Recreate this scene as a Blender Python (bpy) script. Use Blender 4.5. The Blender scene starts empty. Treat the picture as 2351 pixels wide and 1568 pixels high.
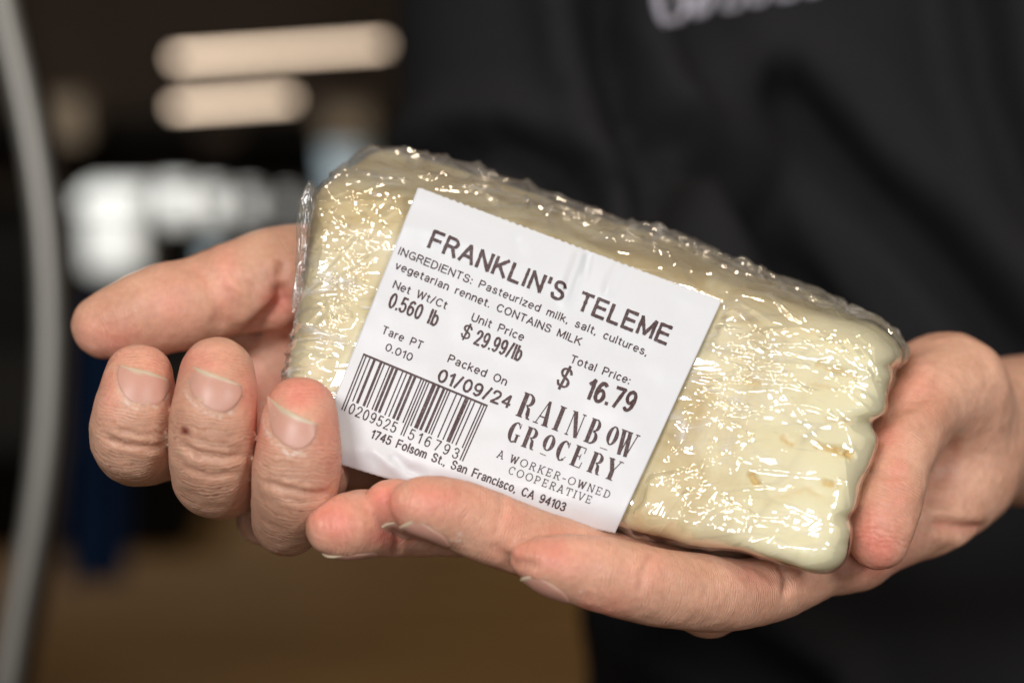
import bpy, math, time
import numpy as np
from mathutils import Vector, Matrix

T0 = time.time()
scene = bpy.context.scene
col = scene.collection
RS = np.random.RandomState(7)

# ------------------------------------------------------------------ camera
PX = 0.2 / 2351.0            # metres per sheet unit (frame = 2351 x 1568 units) at the focus distance
D0 = 0.389                   # focus distance
TILT = math.radians(13.0)    # camera looks down a little
CAM = np.array([0.0, -0.38, 1.25])
cam_data = bpy.data.cameras.new("camera")
cam = bpy.data.objects.new("camera", cam_data)
col.objects.link(cam)
cam.location = CAM
cam.rotation_euler = (math.radians(90) - TILT, 0, 0)
cam_data.sensor_width = 36.0
cam_data.lens = 36.0 * D0 / 0.2
cam_data.clip_start = 0.01
cam_data.clip_end = 60
cam_data.dof.use_dof = True
cam_data.dof.focus_distance = D0 - 0.004
cam_data.dof.aperture_fstop = 7.0
scene.camera = cam
EX = np.array([1.0, 0, 0])
EU = np.array([0, math.sin(TILT), math.cos(TILT)])
EF = np.array([0, math.cos(TILT), -math.sin(TILT)])

# ------------------------------------------------------------------ light
world = bpy.data.worlds.new("World")
scene.world = world
world.use_nodes = True
bg = world.node_tree.nodes['Background']
bg.inputs[0].default_value = (1.0, 0.93, 0.86, 1)
bg.inputs[1].default_value = 0.07
scene.view_settings.view_transform = 'Standard'
scene.view_settings.look = 'None'
scene.view_settings.exposure = 0
scene.view_settings.gamma = 1
scene.cycles.max_bounces = 10
scene.cycles.transparent_max_bounces = 24
scene.cycles.caustics_reflective = False
scene.cycles.caustics_refractive = False
scene.cycles.sample_clamp_indirect = 4.0


def lamp(name, loc, target, size, power, color=(1, 1, 1), size_y=None):
    d = bpy.data.lights.new(name, 'AREA')
    d.energy = power
    d.color = color
    d.shape = 'RECTANGLE'
    d.size = size
    d.size_y = size_y or size
    o = bpy.data.objects.new(name, d)
    o.location = loc
    o.rotation_euler = (Vector(target) - Vector(loc)).to_track_quat('-Z', 'Y').to_euler()
    col.objects.link(o)
    return o


HOLD = (0, 0, 1.16)
lamp("key_lamp", (-0.50, -1.35, 2.02), HOLD, 0.46, 18.3, (1.0, 0.985, 0.975), 0.30)
lamp("fill_lamp", (0.95, -1.15, 1.95), HOLD, 0.40, 9.2, (1.0, 0.97, 0.95), 0.28)
lamp("front_lamp", (0.15, -1.5, 1.52), HOLD, 0.36, 4.2, (0.97, 0.98, 1.0), 0.26)
for i, (lx, ly) in enumerate([(-0.6, 0.35), (0.45, 0.25), (0.0, -0.25), (1.1, -0.2)]):
    lamp("ceiling_lamp", (lx, ly, 2.9), (lx, ly, 0), 0.10, 2.6, (1.0, 0.80, 0.58))
lamp("aisle_fill", (1.0, 2.6, 2.4), (0.8, 2.9, 0), 0.5, 34.0, (1.0, 0.84, 0.60))  # unseen light added to brighten the floor towards the right
lamp("case_lamp", (-1.0, 3.5, 1.25), (-1.15, 4.6, 0.55), 0.25, 19.0, (0.96, 0.98, 1.0))


# ------------------------------------------------------------------ coordinates
def cam2world(q):
    """q: (...,3) camera-aligned mm: x right, y up, z beyond the focus plane -> world metres"""
    q = np.asarray(q, float) * 0.001
    return CAM + q[..., 0:1] * EX + q[..., 1:2] * EU + (q[..., 2:3] + D0) * EF


def pc(u, v, dz):
    """sheet position + depth (mm beyond the focus plane) -> camera-aligned mm"""
    u = np.asarray(u, float); v = np.asarray(v, float); dz = np.asarray(dz, float)
    f = (D0 * 1000 + dz) / (D0 * 1000) * PX * 1000
    return np.stack([(u - 1175.5) * f, (784 - v) * f, dz + 0 * u], -1)


def mmr(r, dz):
    return r * PX * 1000 * (D0 * 1000 + dz) / (D0 * 1000)


def sheet(q):
    f = (D0 * 1000 + q[..., 2]) / (D0 * 1000) * PX * 1000
    return q[..., 0] / f + 1175.5, 784 - q[..., 1] / f


def at(u, v, d):
    """world point seen at (u,v), d metres along the view axis"""
    return cam2world(pc(u, v, d * 1000 - D0 * 1000))


# ------------------------------------------------------------------ object helpers
def tagset(o, label=None, cat=None, group=None, kind=None):
    if label: o['label'] = label
    if cat: o['category'] = cat
    if group: o['group'] = group
    if kind: o['kind'] = kind
    return o


def empty(name, loc, label, cat, group=None):
    o = bpy.data.objects.new(name, None)
    o.location = loc
    o.empty_display_size = 0.02
    col.objects.link(o)
    return tagset(o, label, cat, group)


def root_loc(o):
    while o.parent: o = o.parent
    return np.array(o.location)


def mesh(name, verts, faces, mat, parent=None, smooth=True, attrs=None, label=None):
    verts = np.asarray(verts, float)
    if parent is not None: verts = verts - root_loc(parent)
    me = bpy.data.meshes.new(name)
    if isinstance(faces, np.ndarray):
        n, k = faces.shape
        me.vertices.add(len(verts)); me.vertices.foreach_set('co', verts.astype(np.float32).ravel())
        me.loops.add(n * k); me.loops.foreach_set('vertex_index', faces.astype(np.int32).ravel())
        me.polygons.add(n)
        me.polygons.foreach_set('loop_start', np.arange(0, n * k, k, dtype=np.int32))
        me.update(calc_edges=True)
    else:
        me.from_pydata([tuple(v) for v in verts], [], [tuple(f) for f in faces])
        me.update()
    me.polygons.foreach_set('use_smooth', [smooth] * len(me.polygons))
    for k_, a in (attrs or {}).items():
        at_ = me.attributes.new(k_, 'FLOAT', 'POINT')
        at_.data.foreach_set('value', np.asarray(a, np.float32))
    me.materials.append(mat)
    o = bpy.data.objects.new(name, me)
    col.objects.link(o)
    if parent is not None: o.parent = parent
    if label: o['label'] = label
    return o


def vnormals(V, F):
    if F.shape[1] == 4:
        n = np.cross(V[F[:, 2]] - V[F[:, 0]], V[F[:, 3]] - V[F[:, 1]])
    else:
        n = np.cross(V[F[:, 1]] - V[F[:, 0]], V[F[:, 2]] - V[F[:, 0]])
    N = np.zeros_like(V)
    for k in range(F.shape[1]):
        for c in range(3):
            N[:, c] += np.bincount(F[:, k], n[:, c], len(V))
    return N / (np.linalg.norm(N, axis=1, keepdims=True) + 1e-12)


def laplace(V, F, it, lam=0.5):
    E = np.concatenate([F[:, [k, (k + 1) % F.shape[1]]] for k in range(F.shape[1])])
    cnt = np.bincount(E[:, 0], minlength=len(V)) + np.bincount(E[:, 1], minlength=len(V))
    cnt = np.maximum(cnt, 1)[:, None]
    for i in range(it):
        S = np.zeros_like(V)
        for c in range(3):
            S[:, c] = np.bincount(E[:, 0], V[E[:, 1], c], len(V)) + np.bincount(E[:, 1], V[E[:, 0], c], len(V))
        l = lam if i % 2 == 0 else -lam * 0.9
        V = V + l * (S / cnt - V)
    return V


def vnoise(p, seed=0):
    """smooth value noise in [-1,1]"""
    p = np.asarray(p, float)
    i = np.floor(p).astype(np.int64); f = p - i
    f = f * f * f * (f * (f * 6 - 15) + 10)
    def h(a, b, c):
        n = (a * 73856093) ^ (b * 19349663) ^ (c * 83492791) ^ (seed * 2654435 + 977)
        n = (n ^ (n >> 13)) * 1274126177 & 0x7fffffff
        n = (n ^ (n >> 15)) * 1103515245 & 0x7fffffff
        return ((n >> 8) & 0xffff) / 32767.5 - 1
    r = 0
    for dx in (0, 1):
        for dy in (0, 1):
            for dz in (0, 1):
                w = (f[..., 0] if dx else 1 - f[..., 0]) * (f[..., 1] if dy else 1 - f[..., 1]) * (f[..., 2] if dz else 1 - f[..., 2])
                r = r + w * h(i[..., 0] + dx, i[..., 1] + dy, i[..., 2] + dz)
    return r


def sstep(a, b, x):
    t = np.clip((x - a) / (b - a), 0, 1)
    return t * t * (3 - 2 * t)


def seg_dist(P, poly):
    """P (n,2); returns distance and arclength fraction to a polyline"""
    poly = np.asarray(poly, float)
    L = np.linalg.norm(np.diff(poly, axis=0), axis=1); cum = np.concatenate([[0], np.cumsum(L)])
    best = np.full(len(P), 1e9); tt = np.zeros(len(P))
    for a, b, l, c in zip(poly[:-1], poly[1:], L, cum):
        d = b - a
        t = np.clip(((P - a) @ d) / (l * l + 1e-9), 0, 1)
        e = np.linalg.norm(P - a - t[:, None] * d, axis=1)
        m = e < best
        best[m] = e[m]; tt[m] = (c + t[m] * l) / cum[-1]
    return best, tt


# ------------------------------------------------------------------ node helpers
def material(name):
    m = bpy.data.materials.new(name); m.use_nodes = True
    nt = m.node_tree; nt.nodes.clear()
    out = nt.nodes.new('ShaderNodeOutputMaterial')
    def N(kind, **kw):
        n = nt.nodes.new('ShaderNode' + kind)
        for k, v in kw.items():
            if k.startswith('i_'):
                n.inputs[k[2:].replace('_', ' ')].default_value = v
            else:
                setattr(n, k, v)
        return n
    return m, nt, N, out


def simple(name, color, rough=0.5, metallic=0.0, noise=0.0, scale=30, emit=None, bump=0.0, spec=0.5):
    m, nt, N, out = material(name)
    b = N('BsdfPrincipled')
    b.inputs['Roughness'].default_value = rough
    b.inputs['Metallic'].default_value = metallic
    b.inputs['Specular IOR Level'].default_value = spec
    b.inputs['Base Color'].default_value = (*color, 1)
    if noise > 0 or bump > 0:
        tc = N('TexCoord'); n = N('TexNoise'); n.inputs['Scale'].default_value = scale; n.inputs['Detail'].default_value = 6
        nt.links.new(tc.outputs['Object'], n.inputs['Vector'])
        if noise > 0:
            mx = N('MixRGB'); mx.inputs[1].default_value = (*[c * (1 - noise) for c in color], 1)
            mx.inputs[2].default_value = (*[min(1, c * (1 + noise)) for c in color], 1)
            nt.links.new(n.outputs['Fac'], mx.inputs[0]); nt.links.new(mx.outputs[0], b.inputs['Base Color'])
        if bump > 0:
            bm = N('Bump'); bm.inputs['Strength'].default_value = bump; bm.inputs['Distance'].default_value = 0.001
            nt.links.new(n.outputs['Fac'], bm.inputs['Height']); nt.links.new(bm.outputs[0], b.inputs['Normal'])
    if emit:
        b.inputs['Emission Color'].default_value = (*color, 1); b.inputs['Emission Strength'].default_value = emit
    nt.links.new(b.outputs[0], out.inputs[0])
    return m


def skin_material():
    m, nt, N, out = material("skin")
    L = nt.links.new
    b = N('BsdfPrincipled')
    b.subsurface_method = 'RANDOM_WALK'
    b.inputs['Subsurface Weight'].default_value = 0.55
    b.inputs['Subsurface Radius'].default_value = (1.0, 0.32, 0.16)
    b.inputs['Subsurface Scale'].default_value = 0.0028
    b.inputs['Roughness'].default_value = 0.48
    b.inputs['Specular IOR Level'].default_value = 0.42
    tc = N('TexCoord')
    a_red = N('Attribute', attribute_name='red'); a_kn = N('Attribute', attribute_name='knuckle')
    a_len = N('Attribute', attribute_name='along'); a_scar = N('Attribute', attribute_name='scar'); a_dry = N('Attribute', attribute_name='dry')
    # mottled pigment
    n1 = N('TexNoise'); n1.inputs['Scale'].default_value = 95; n1.inputs['Detail'].default_value = 7
    L(tc.outputs['Object'], n1.inputs['Vector'])
    c1 = N('ValToRGB'); c1.color_ramp.elements[0].position = 0.32; c1.color_ramp.elements[1].position = 0.7
    c1.color_ramp.elements[0].color = (0.60, 0.32, 0.215, 1); c1.color_ramp.elements[1].color = (0.77, 0.455, 0.32, 1)
    L(n1.outputs['Fac'], c1.inputs[0])
    red = N('MixRGB'); red.inputs[2].default_value = (0.77, 0.265, 0.20, 1)
    L(a_red.outputs['Fac'], red.inputs[0]); L(c1.outputs[0], red.inputs[1])
    n2 = N('TexNoise'); n2.inputs['Scale'].default_value = 900; n2.inputs['Detail'].default_value = 3
    L(tc.outputs['Object'], n2.inputs['Vector'])
    sp = N('MixRGB', blend_type='MULTIPLY'); sp.inputs[0].default_value = 0.35
    cr = N('ValToRGB'); cr.color_ramp.elements[0].color = (0.75, 0.68, 0.66, 1); cr.color_ramp.elements[0].position = 0.3; cr.color_ramp.elements[1].position = 0.65
    L(n2.outputs['Fac'], cr.inputs[0]); L(red.outputs[0], sp.inputs[1]); L(cr.outputs[0], sp.inputs[2])
    kn = N('MixRGB'); kn.inputs[2].default_value = (0.48, 0.275, 0.185, 1)
    km = N('Math', operation='MULTIPLY'); km.inputs[1].default_value = 0.6
    L(a_kn.outputs['Fac'], km.inputs[0]); L(km.outputs[0], kn.inputs[0]); L(sp.outputs[0], kn.inputs[1])
    sc = N('MixRGB'); sc.inputs[2].default_value = (0.16, 0.012, 0.01, 1)
    L(a_scar.outputs['Fac'], sc.inputs[0]); L(kn.outputs[0], sc.inputs[1])
    dr = N('MixRGB'); dr.inputs[2].default_value = (0.82, 0.74, 0.68, 1)
    dn = N('TexNoise'); dn.inputs['Scale'].default_value = 1100; L(tc.outputs['Object'], dn.inputs['Vector'])
    dn2 = N('ValToRGB'); dn2.color_ramp.elements[0].position = 0.42; dn2.color_ramp.elements[1].position = 0.6; L(dn.outputs['Fac'], dn2.inputs[0])
    dm = N('Math', operation='MULTIPLY'); L(dn2.outputs[0], dm.inputs[0]); L(a_dry.outputs['Fac'], dm.inputs[1])
    dm.use_clamp = True
    dmx = N('Math', operation='MULTIPLY'); dmx.inputs[1].default_value = 0.55; L(dm.outputs[0], dmx.inputs[0]); dm = dmx
    L(dm.outputs[0], dr.inputs[0]); L(sc.outputs[0], dr.inputs[1])
    L(dr.outputs[0], b.inputs['Base Color'])
    # relief: pores, cross lines over the joints, faint ridges elsewhere
    vo = N('TexVoronoi'); vo.feature = 'DISTANCE_TO_EDGE'; vo.inputs['Scale'].default_value = 1500; L(tc.outputs['Object'], vo.inputs['Vector'])
    # wave from arclength
    nz = N('TexNoise'); nz.inputs['Scale'].default_value = 220; nz.inputs['Detail'].default_value = 4; L(tc.outputs['Object'], nz.inputs['Vector'])
    w1 = N('Math', operation='MULTIPLY'); w1.inputs[1].default_value = 4.2; L(a_len.outputs['Fac'], w1.inputs[0])
    w2 = N('Math', operation='MULTIPLY_ADD'); w2.inputs[1].default_value = 9.0; L(nz.outputs['Fac'], w2.inputs[0]); L(w1.outputs[0], w2.inputs[2])
    w3 = N('Math', operation='SINE'); L(w2.outputs[0], w3.inputs[0])
    w4 = N('Math', operation='ABSOLUTE'); L(w3.outputs[0], w4.inputs[0])
    w5 = N('Math', operation='POWER'); w5.inputs[1].default_value = 0.45; L(w4.outputs[0], w5.inputs[0])
    w6 = N('Math', operation='MULTIPLY'); L(w5.outputs[0], w6.inputs[0]); L(a_kn.outputs['Fac'], w6.inputs[1])
    # finger-print style ridges
    r1 = N('Math', operation='MULTIPLY'); r1.inputs[1].default_value = 13.0; L(a_len.outputs['Fac'], r1.inputs[0])
    r2 = N('Math', operation='MULTIPLY_ADD'); r2.inputs[1].default_value = 26.0; L(nz.outputs['Fac'], r2.inputs[0]); L(r1.outputs[0], r2.inputs[2])
    r3 = N('Math', operation='SINE'); L(r2.outputs[0], r3.inputs[0])
    b1 = N('Bump'); b1.inputs['Strength'].default_value = 0.28; b1.inputs['Distance'].default_value = 0.00012; L(vo.outputs['Distance'], b1.inputs['Height'])
    b3 = N('Bump'); b3.inputs['Strength'].default_value = 0.35; b3.inputs['Distance'].default_value = 0.00006; L(r3.outputs[0], b3.inputs['Height']); L(b1.outputs[0], b3.inputs['Normal'])
    b2 = N('Bump'); b2.inputs['Strength'].default_value = 0.5; b2.inputs['Distance'].default_value = 0.00016; L(w6.outputs[0], b2.inputs['Height']); L(b3.outputs[0], b2.inputs['Normal'])
    n3 = N('TexNoise'); n3.inputs['Scale'].default_value = 420; n3.inputs['Detail'].default_value = 6; L(tc.outputs['Object'], n3.inputs['Vector'])
    b4 = N('Bump'); b4.inputs['Strength'].default_value = 0.6; b4.inputs['Distance'].default_value = 0.00045; L(n3.outputs['Fac'], b4.inputs['Height']); L(b2.outputs[0], b4.inputs['Normal'])
    L(b4.outputs[0], b.inputs['Normal'])
    L(b.outputs[0], out.inputs[0])
    return m


def nail_material():
    m, nt, N, out = material("nail_plate")
    L = nt.links.new
    b = N('BsdfPrincipled')
    b.inputs['Subsurface Weight'].default_value = 0.3
    b.inputs['Subsurface Radius'].default_value = (1, .4, .3); b.inputs['Subsurface Scale'].default_value = 0.0012
    b.inputs['Roughness'].default_value = 0.42
    b.inputs['Coat Weight'].default_value = 0.05; b.inputs['Coat Roughness'].default_value = 0.3
    a = N('Attribute', attribute_name='free'); tc = N('TexCoord')
    n = N('TexNoise'); n.inputs['Scale'].default_value = 260; n.inputs['Detail'].default_value = 4; L(tc.outputs['Object'], n.inputs['Vector'])
    c0 = N('MixRGB'); c0.inputs[1].default_value = (0.54, 0.27, 0.20, 1); c0.inputs[2].default_value = (0.64, 0.35, 0.275, 1); L(n.outputs['Fac'], c0.inputs[0])
    c = N('MixRGB'); c.inputs[2].default_value = (0.58, 0.46, 0.33, 1)
    L(a.outputs['Fac'], c.inputs[0]); L(c0.outputs[0], c.inputs[1]); L(c.outputs[0], b.inputs['Base Color'])
    bm = N('Bump'); bm.inputs['Strength'].default_value = 0.2; bm.inputs['Distance'].default_value = 0.0001
    L(n.outputs['Fac'], bm.inputs['Height']); L(bm.outputs[0], b.inputs['Normal'])
    L(b.outputs[0], out.inputs[0])
    return m


def cheese_material():
    m, nt, N, out = material("soft_cheese")
    L = nt.links.new
    b = N('BsdfPrincipled')
    b.inputs['Subsurface Weight'].default_value = 0.5
    b.inputs['Subsurface Radius'].default_value = (1, .75, .4); b.inputs['Subsurface Scale'].default_value = 0.003
    b.inputs['Roughness'].default_value = 0.42
    tc = N('TexCoord'); a = N('Attribute', attribute_name='slit'); cr = N('Attribute', attribute_name='cream')
    n = N('TexNoise'); n.inputs['Scale'].default_value = 55; n.inputs['Detail'].default_value = 5; n.inputs['Distortion'].default_value = 1.2
    L(tc.outputs['Object'], n.inputs['Vector'])
    r = N('ValToRGB'); r.color_ramp.elements[0].position = 0.36; r.color_ramp.elements[1].position = 0.62
    r.color_ramp.elements[0].color = (0.67, 0.535, 0.29, 1); r.color_ramp.elements[1].color = (0.90, 0.805, 0.54, 1)
    L(n.outputs['Fac'], r.inputs[0])
    c1 = N('MixRGB'); c1.inputs[2].default_value = (0.93, 0.87, 0.60, 1)
    L(cr.outputs['Fac'], c1.inputs[0]); L(r.outputs[0], c1.inputs[1])
    c2 = N('MixRGB'); c2.inputs[2].default_value = (0.74, 0.52, 0.17, 1)
    L(a.outputs['Fac'], c2.inputs[0]); L(c1.outputs[0], c2.inputs[1])
    L(c2.outputs[0], b.inputs['Base Color'])
    bm = N('Bump'); bm.inputs['Strength'].default_value = 0.3; bm.inputs['Distance'].default_value = 0.0006
    L(n.outputs['Fac'], bm.inputs['Height']); L(bm.outputs[0], b.inputs['Normal'])
    L(b.outputs[0], out.inputs[0])
    return m


def film_material():
    m, nt, N, out = material("cling_film")
    L = nt.links.new
    tc = N('TexCoord'); lay = N('Attribute', attribute_name='layers')
    mp = N('Mapping'); mp.inputs['Rotation'].default_value = (0, 0.3, 0); mp.inputs['Scale'].default_value = (1, 1, 1.6)
    L(tc.outputs['Object'], mp.inputs['Vector'])
    n = N('TexNoise'); n.inputs['Scale'].default_value = 130; n.inputs['Detail'].default_value = 1.0; n.inputs['Distortion'].default_value = 1.6
    L(mp.outputs[0], n.inputs['Vector'])
    mp2 = N('Mapping'); mp2.inputs['Rotation'].default_value = (0, 0.55, 0); mp2.inputs['Scale'].default_value = (0.35, 1, 1.5)
    L(tc.outputs['Object'], mp2.inputs['Vector'])
    n2 = N('TexNoise'); n2.inputs['Scale'].default_value = 520; n2.inputs['Detail'].default_value = 1; n2.inputs['Distortion'].default_value = 1.6
    L(mp2.outputs[0], n2.inputs['Vector'])
    b1 = N('Bump'); b1.inputs['Strength'].default_value = 0.1; b1.inputs['Distance'].default_value = 0.0006; L(n.outputs['Fac'], b1.inputs['Height'])
    b2 = N('Bump'); b2.inputs['Strength'].default_value = 0.35; b2.inputs['Distance'].default_value = 0.0003; L(n2.outputs['Fac'], b2.inputs['Height']); L(b1.outputs[0], b2.inputs['Normal'])
    # flat shards: each cell of the crumpled film has a tilt of its own
    wn = N('TexNoise'); wn.inputs['Scale'].default_value = 100; wn.inputs['Detail'].default_value = 1; L(tc.outputs['Object'], wn.inputs['Vector'])
    wv = N('VectorMath', operation='MULTIPLY_ADD'); wv.inputs[1].default_value = (0.003, 0.003, 0.003); L(wn.outputs['Color'], wv.inputs[0]); L(tc.outputs['Object'], wv.inputs[2])
    mask = N('TexNoise'); mask.inputs['Scale'].default_value = 55; mask.inputs['Detail'].default_value = 2; L(tc.outputs['Object'], mask.inputs['Vector'])
    mr = N('ValToRGB'); mr.color_ramp.elements[0].position = 0.38; mr.color_ramp.elements[1].position = 0.62; L(mask.outputs['Fac'], mr.inputs[0])
    crm = N('Attribute', attribute_name='crumple')
    mk = N('Math', operation='MULTIPLY_ADD'); mk.inputs[1].default_value = 0.9; mk.inputs[2].default_value = 0.12; L(mr.outputs[0], mk.inputs[0])
    mk2 = N('Math', operation='MULTIPLY'); L(mk.outputs[0], mk2.inputs[0]); L(crm.outputs['Fac'], mk2.inputs[1])
    cur = b1.outputs[0]; edges = []
    for sc_, rot, st, amt, fold in ((70, 0.35, (0.30, 1, 1.0), 0.16, 0.8), (140, -0.5, (0.16, 1, 1.1), 0.10, 0.5), (170, 0.9, (0.13, 1, 1.1), 0.05, 0.3)):
        m3 = N('Mapping'); m3.inputs['Rotation'].default_value = (0, rot, 0); m3.inputs['Scale'].default_value = st; L(wv.outputs[0], m3.inputs['Vector'])
        vo = N('TexVoronoi'); vo.feature = 'F1'; vo.inputs['Scale'].default_value = sc_; L(m3.outputs[0], vo.inputs['Vector'])
        ve = N('TexVoronoi'); ve.feature = 'DISTANCE_TO_EDGE'; ve.inputs['Scale'].default_value = sc_; L(m3.outputs[0], ve.inputs['Vector'])
        er = N('MapRange'); er.inputs['From Max'].default_value = 0.10; er.inputs['To Min'].default_value = 1.0; er.inputs['To Max'].default_value = 0.0; L(ve.outputs['Distance'], er.inputs['Value'])
        edges.append(er)
        fb = N('Bump'); fb.inputs['Distance'].default_value = 0.00022; L(er.outputs[0], fb.inputs['Height']); L(cur, fb.inputs['Normal'])
        fs = N('Math', operation='MULTIPLY'); fs.use_clamp = True; fs.inputs[1].default_value = fold; L(mk2.outputs[0], fs.inputs[0]); L(fs.outputs[0], fb.inputs['Strength'])
        c_ = N('VectorMath', operation='SUBTRACT'); c_.inputs[1].default_value = (.5, .5, .5); L(vo.outputs['Color'], c_.inputs[0])
        a_ = N('Math', operation='MULTIPLY'); a_.inputs[1].default_value = amt; L(mk2.outputs[0], a_.inputs[0])
        s_ = N('VectorMath', operation='SCALE'); L(c_.outputs[0], s_.inputs[0]); L(a_.outputs[0], s_.inputs['Scale'])
        p_ = N('VectorMath', operation='ADD'); L(s_.outputs[0], p_.inputs[0]); L(fb.outputs[0], p_.inputs[1])
        q_ = N('VectorMath', operation='NORMALIZE'); L(p_.outputs[0], q_.inputs[0]); cur = q_.outputs[0]
    g = N('BsdfGlossy'); g.inputs['Roughness'].default_value = 0.085; g.inputs['Color'].default_value = (1, 1, 1, 1)
    L(cur, g.inputs['Normal'])
    t = N('BsdfTransparent'); t.inputs['Color'].default_value = (0.99, 0.985, 0.97, 1)
    d = N('BsdfDiffuse'); d.inputs['Color'].default_value = (0.37, 0.34, 0.30, 1)
    fr = N('Fresnel'); fr.inputs['IOR'].default_value = 1.5
    f2 = N('Math', operation='MULTIPLY_ADD'); f2.inputs[1].default_value = 1.3; f2.inputs[2].default_value = 0.05; L(fr.outputs[0], f2.inputs[0])
    f3 = N('Math', operation='MINIMUM'); f3.inputs[1].default_value = 0.30; L(f2.outputs[0], f3.inputs[0])
    # grey veils where several layers overlap
    v = N('TexNoise', noise_type='RIDGED_MULTIFRACTAL'); v.inputs['Scale'].default_value = 75; v.inputs['Detail'].default_value = 5; v.inputs['Distortion'].default_value = 1.0
    L(tc.outputs['Object'], v.inputs['Vector'])
    vr = N('ValToRGB'); vr.color_ramp.elements[0].position = 0.35; vr.color_ramp.elements[1].position = 1.0; L(v.outputs['Fac'], vr.inputs[0])
    vm = N('Math', operation='MULTIPLY_ADD'); vm.inputs[1].default_value = 0.75; vm.inputs[2].default_value = 0.28; L(vr.outputs[0], vm.inputs[0])
    vm2 = N('Math', operation='MULTIPLY'); L(vm.outputs[0], vm2.inputs[0]); L(lay.outputs['Fac'], vm2.inputs[1])
    # thin grey lines where the film is doubled over
    lm = N('Mapping'); lm.inputs['Rotation'].default_value = (0, 0.45, 0); lm.inputs['Scale'].default_value = (0.5, 1, 1.2); L(wv.outputs[0], lm.inputs['Vector'])
    lv = N('TexVoronoi'); lv.feature = 'DISTANCE_TO_EDGE'; lv.inputs['Scale'].default_value = 105; L(lm.outputs[0], lv.inputs['Vector'])
    lr = N('MapRange'); lr.inputs['From Min'].default_value = 0.0; lr.inputs['From Max'].default_value = 0.06; lr.inputs['To Min'].default_value = 0.38; lr.inputs['To Max'].default_value = 0.0
    L(lv.outputs['Distance'], lr.inputs['Value'])
    ll = N('Math', operation='MULTIPLY_ADD'); ll.inputs[1].default_value = 2.0; ll.inputs[2].default_value = 0.06; L(lay.outputs['Fac'], ll.inputs[0])
    lk = N('Math', operation='MULTIPLY'); L(lr.outputs[0], lk.inputs[0]); L(mr.outputs[0], lk.inputs[1])
    lx_ = N('Math', operation='MULTIPLY'); L(lk.outputs[0], lx_.inputs[0]); L(ll.outputs[0], lx_.inputs[1])
    vs = N('Math', operation='ADD'); vs.use_clamp = True; L(vm2.outputs[0], vs.inputs[0]); L(lx_.outputs[0], vs.inputs[1]); vm2 = vs
    mx1 = N('MixShader'); L(vm2.outputs[0], mx1.inputs[0]); L(t.outputs[0], mx1.inputs[1]); L(d.outputs[0], mx1.inputs[2])
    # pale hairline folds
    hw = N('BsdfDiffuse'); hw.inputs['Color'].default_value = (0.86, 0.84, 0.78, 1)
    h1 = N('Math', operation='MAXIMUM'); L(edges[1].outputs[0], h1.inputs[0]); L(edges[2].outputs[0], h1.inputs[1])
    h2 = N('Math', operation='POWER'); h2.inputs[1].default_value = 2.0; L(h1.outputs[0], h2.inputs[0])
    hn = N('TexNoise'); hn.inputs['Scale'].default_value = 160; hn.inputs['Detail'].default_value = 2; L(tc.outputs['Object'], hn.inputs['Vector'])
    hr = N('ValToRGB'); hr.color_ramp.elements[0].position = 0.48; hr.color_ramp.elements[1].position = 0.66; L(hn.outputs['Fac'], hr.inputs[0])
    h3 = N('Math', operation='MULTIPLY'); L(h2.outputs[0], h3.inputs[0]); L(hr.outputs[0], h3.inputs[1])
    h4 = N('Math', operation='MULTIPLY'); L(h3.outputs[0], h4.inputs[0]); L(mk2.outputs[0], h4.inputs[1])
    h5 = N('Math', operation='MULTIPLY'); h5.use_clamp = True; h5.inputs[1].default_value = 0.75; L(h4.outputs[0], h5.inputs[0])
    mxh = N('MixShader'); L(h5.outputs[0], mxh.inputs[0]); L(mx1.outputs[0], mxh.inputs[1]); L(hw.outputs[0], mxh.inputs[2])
    mx2 = N('MixShader'); L(f3.outputs[0], mx2.inputs[0]); L(mxh.outputs[0], mx2.inputs[1]); L(g.outputs[0], mx2.inputs[2])
    L(mx2.outputs[0], out.inputs[0])
    return m


def paper_material():
    m, nt, N, out = material("thermal_paper")
    L = nt.links.new
    b = N('BsdfPrincipled'); b.inputs['Base Color'].default_value = (0.675, 0.685, 0.705, 1)
    b.inputs['Roughness'].default_value = 0.42; b.inputs['Specular IOR Level'].default_value = 0.4
    tc = N('TexCoord'); n = N('TexNoise'); n.inputs['Scale'].default_value = 1200; n.inputs['Detail'].default_value = 4; L(tc.outputs['Object'], n.inputs['Vector'])
    bm = N('Bump'); bm.inputs['Strength'].default_value = 0.12; bm.inputs['Distance'].default_value = 0.0001
    L(n.outputs['Fac'], bm.inputs['Height']); L(bm.outputs[0], b.inputs['Normal'])
    L(b.outputs[0], out.inputs[0])
    return m


def ink_material():
    m, nt, N, out = material("thermal_ink")
    L = nt.links.new
    b = N('BsdfPrincipled'); b.inputs['Roughness'].default_value = 0.5; b.inputs['Specular IOR Level'].default_value = 0.4
    tc = N('TexCoord'); n = N('TexNoise'); n.inputs['Scale'].default_value = 2600; n.inputs['Detail'].default_value = 2; L(tc.outputs['Object'], n.inputs['Vector'])
    r = N('ValToRGB'); r.color_ramp.elements[0].position = 0.5; r.color_ramp.elements[1].position = 0.78
    r.color_ramp.elements[0].color = (0.050, 0.020, 0.019, 1); r.color_ramp.elements[1].color = (0.17, 0.11, 0.11, 1)
    L(n.outputs['Fac'], r.inputs[0]); L(r.outputs[0], b.inputs['Base Color']); L(b.outputs[0], out.inputs[0])
    return m


SKIN = skin_material(); NAIL = nail_material(); CHEESE = cheese_material(); FILM = film_material()
PAPER = paper_material(); INK = ink_material()


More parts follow.
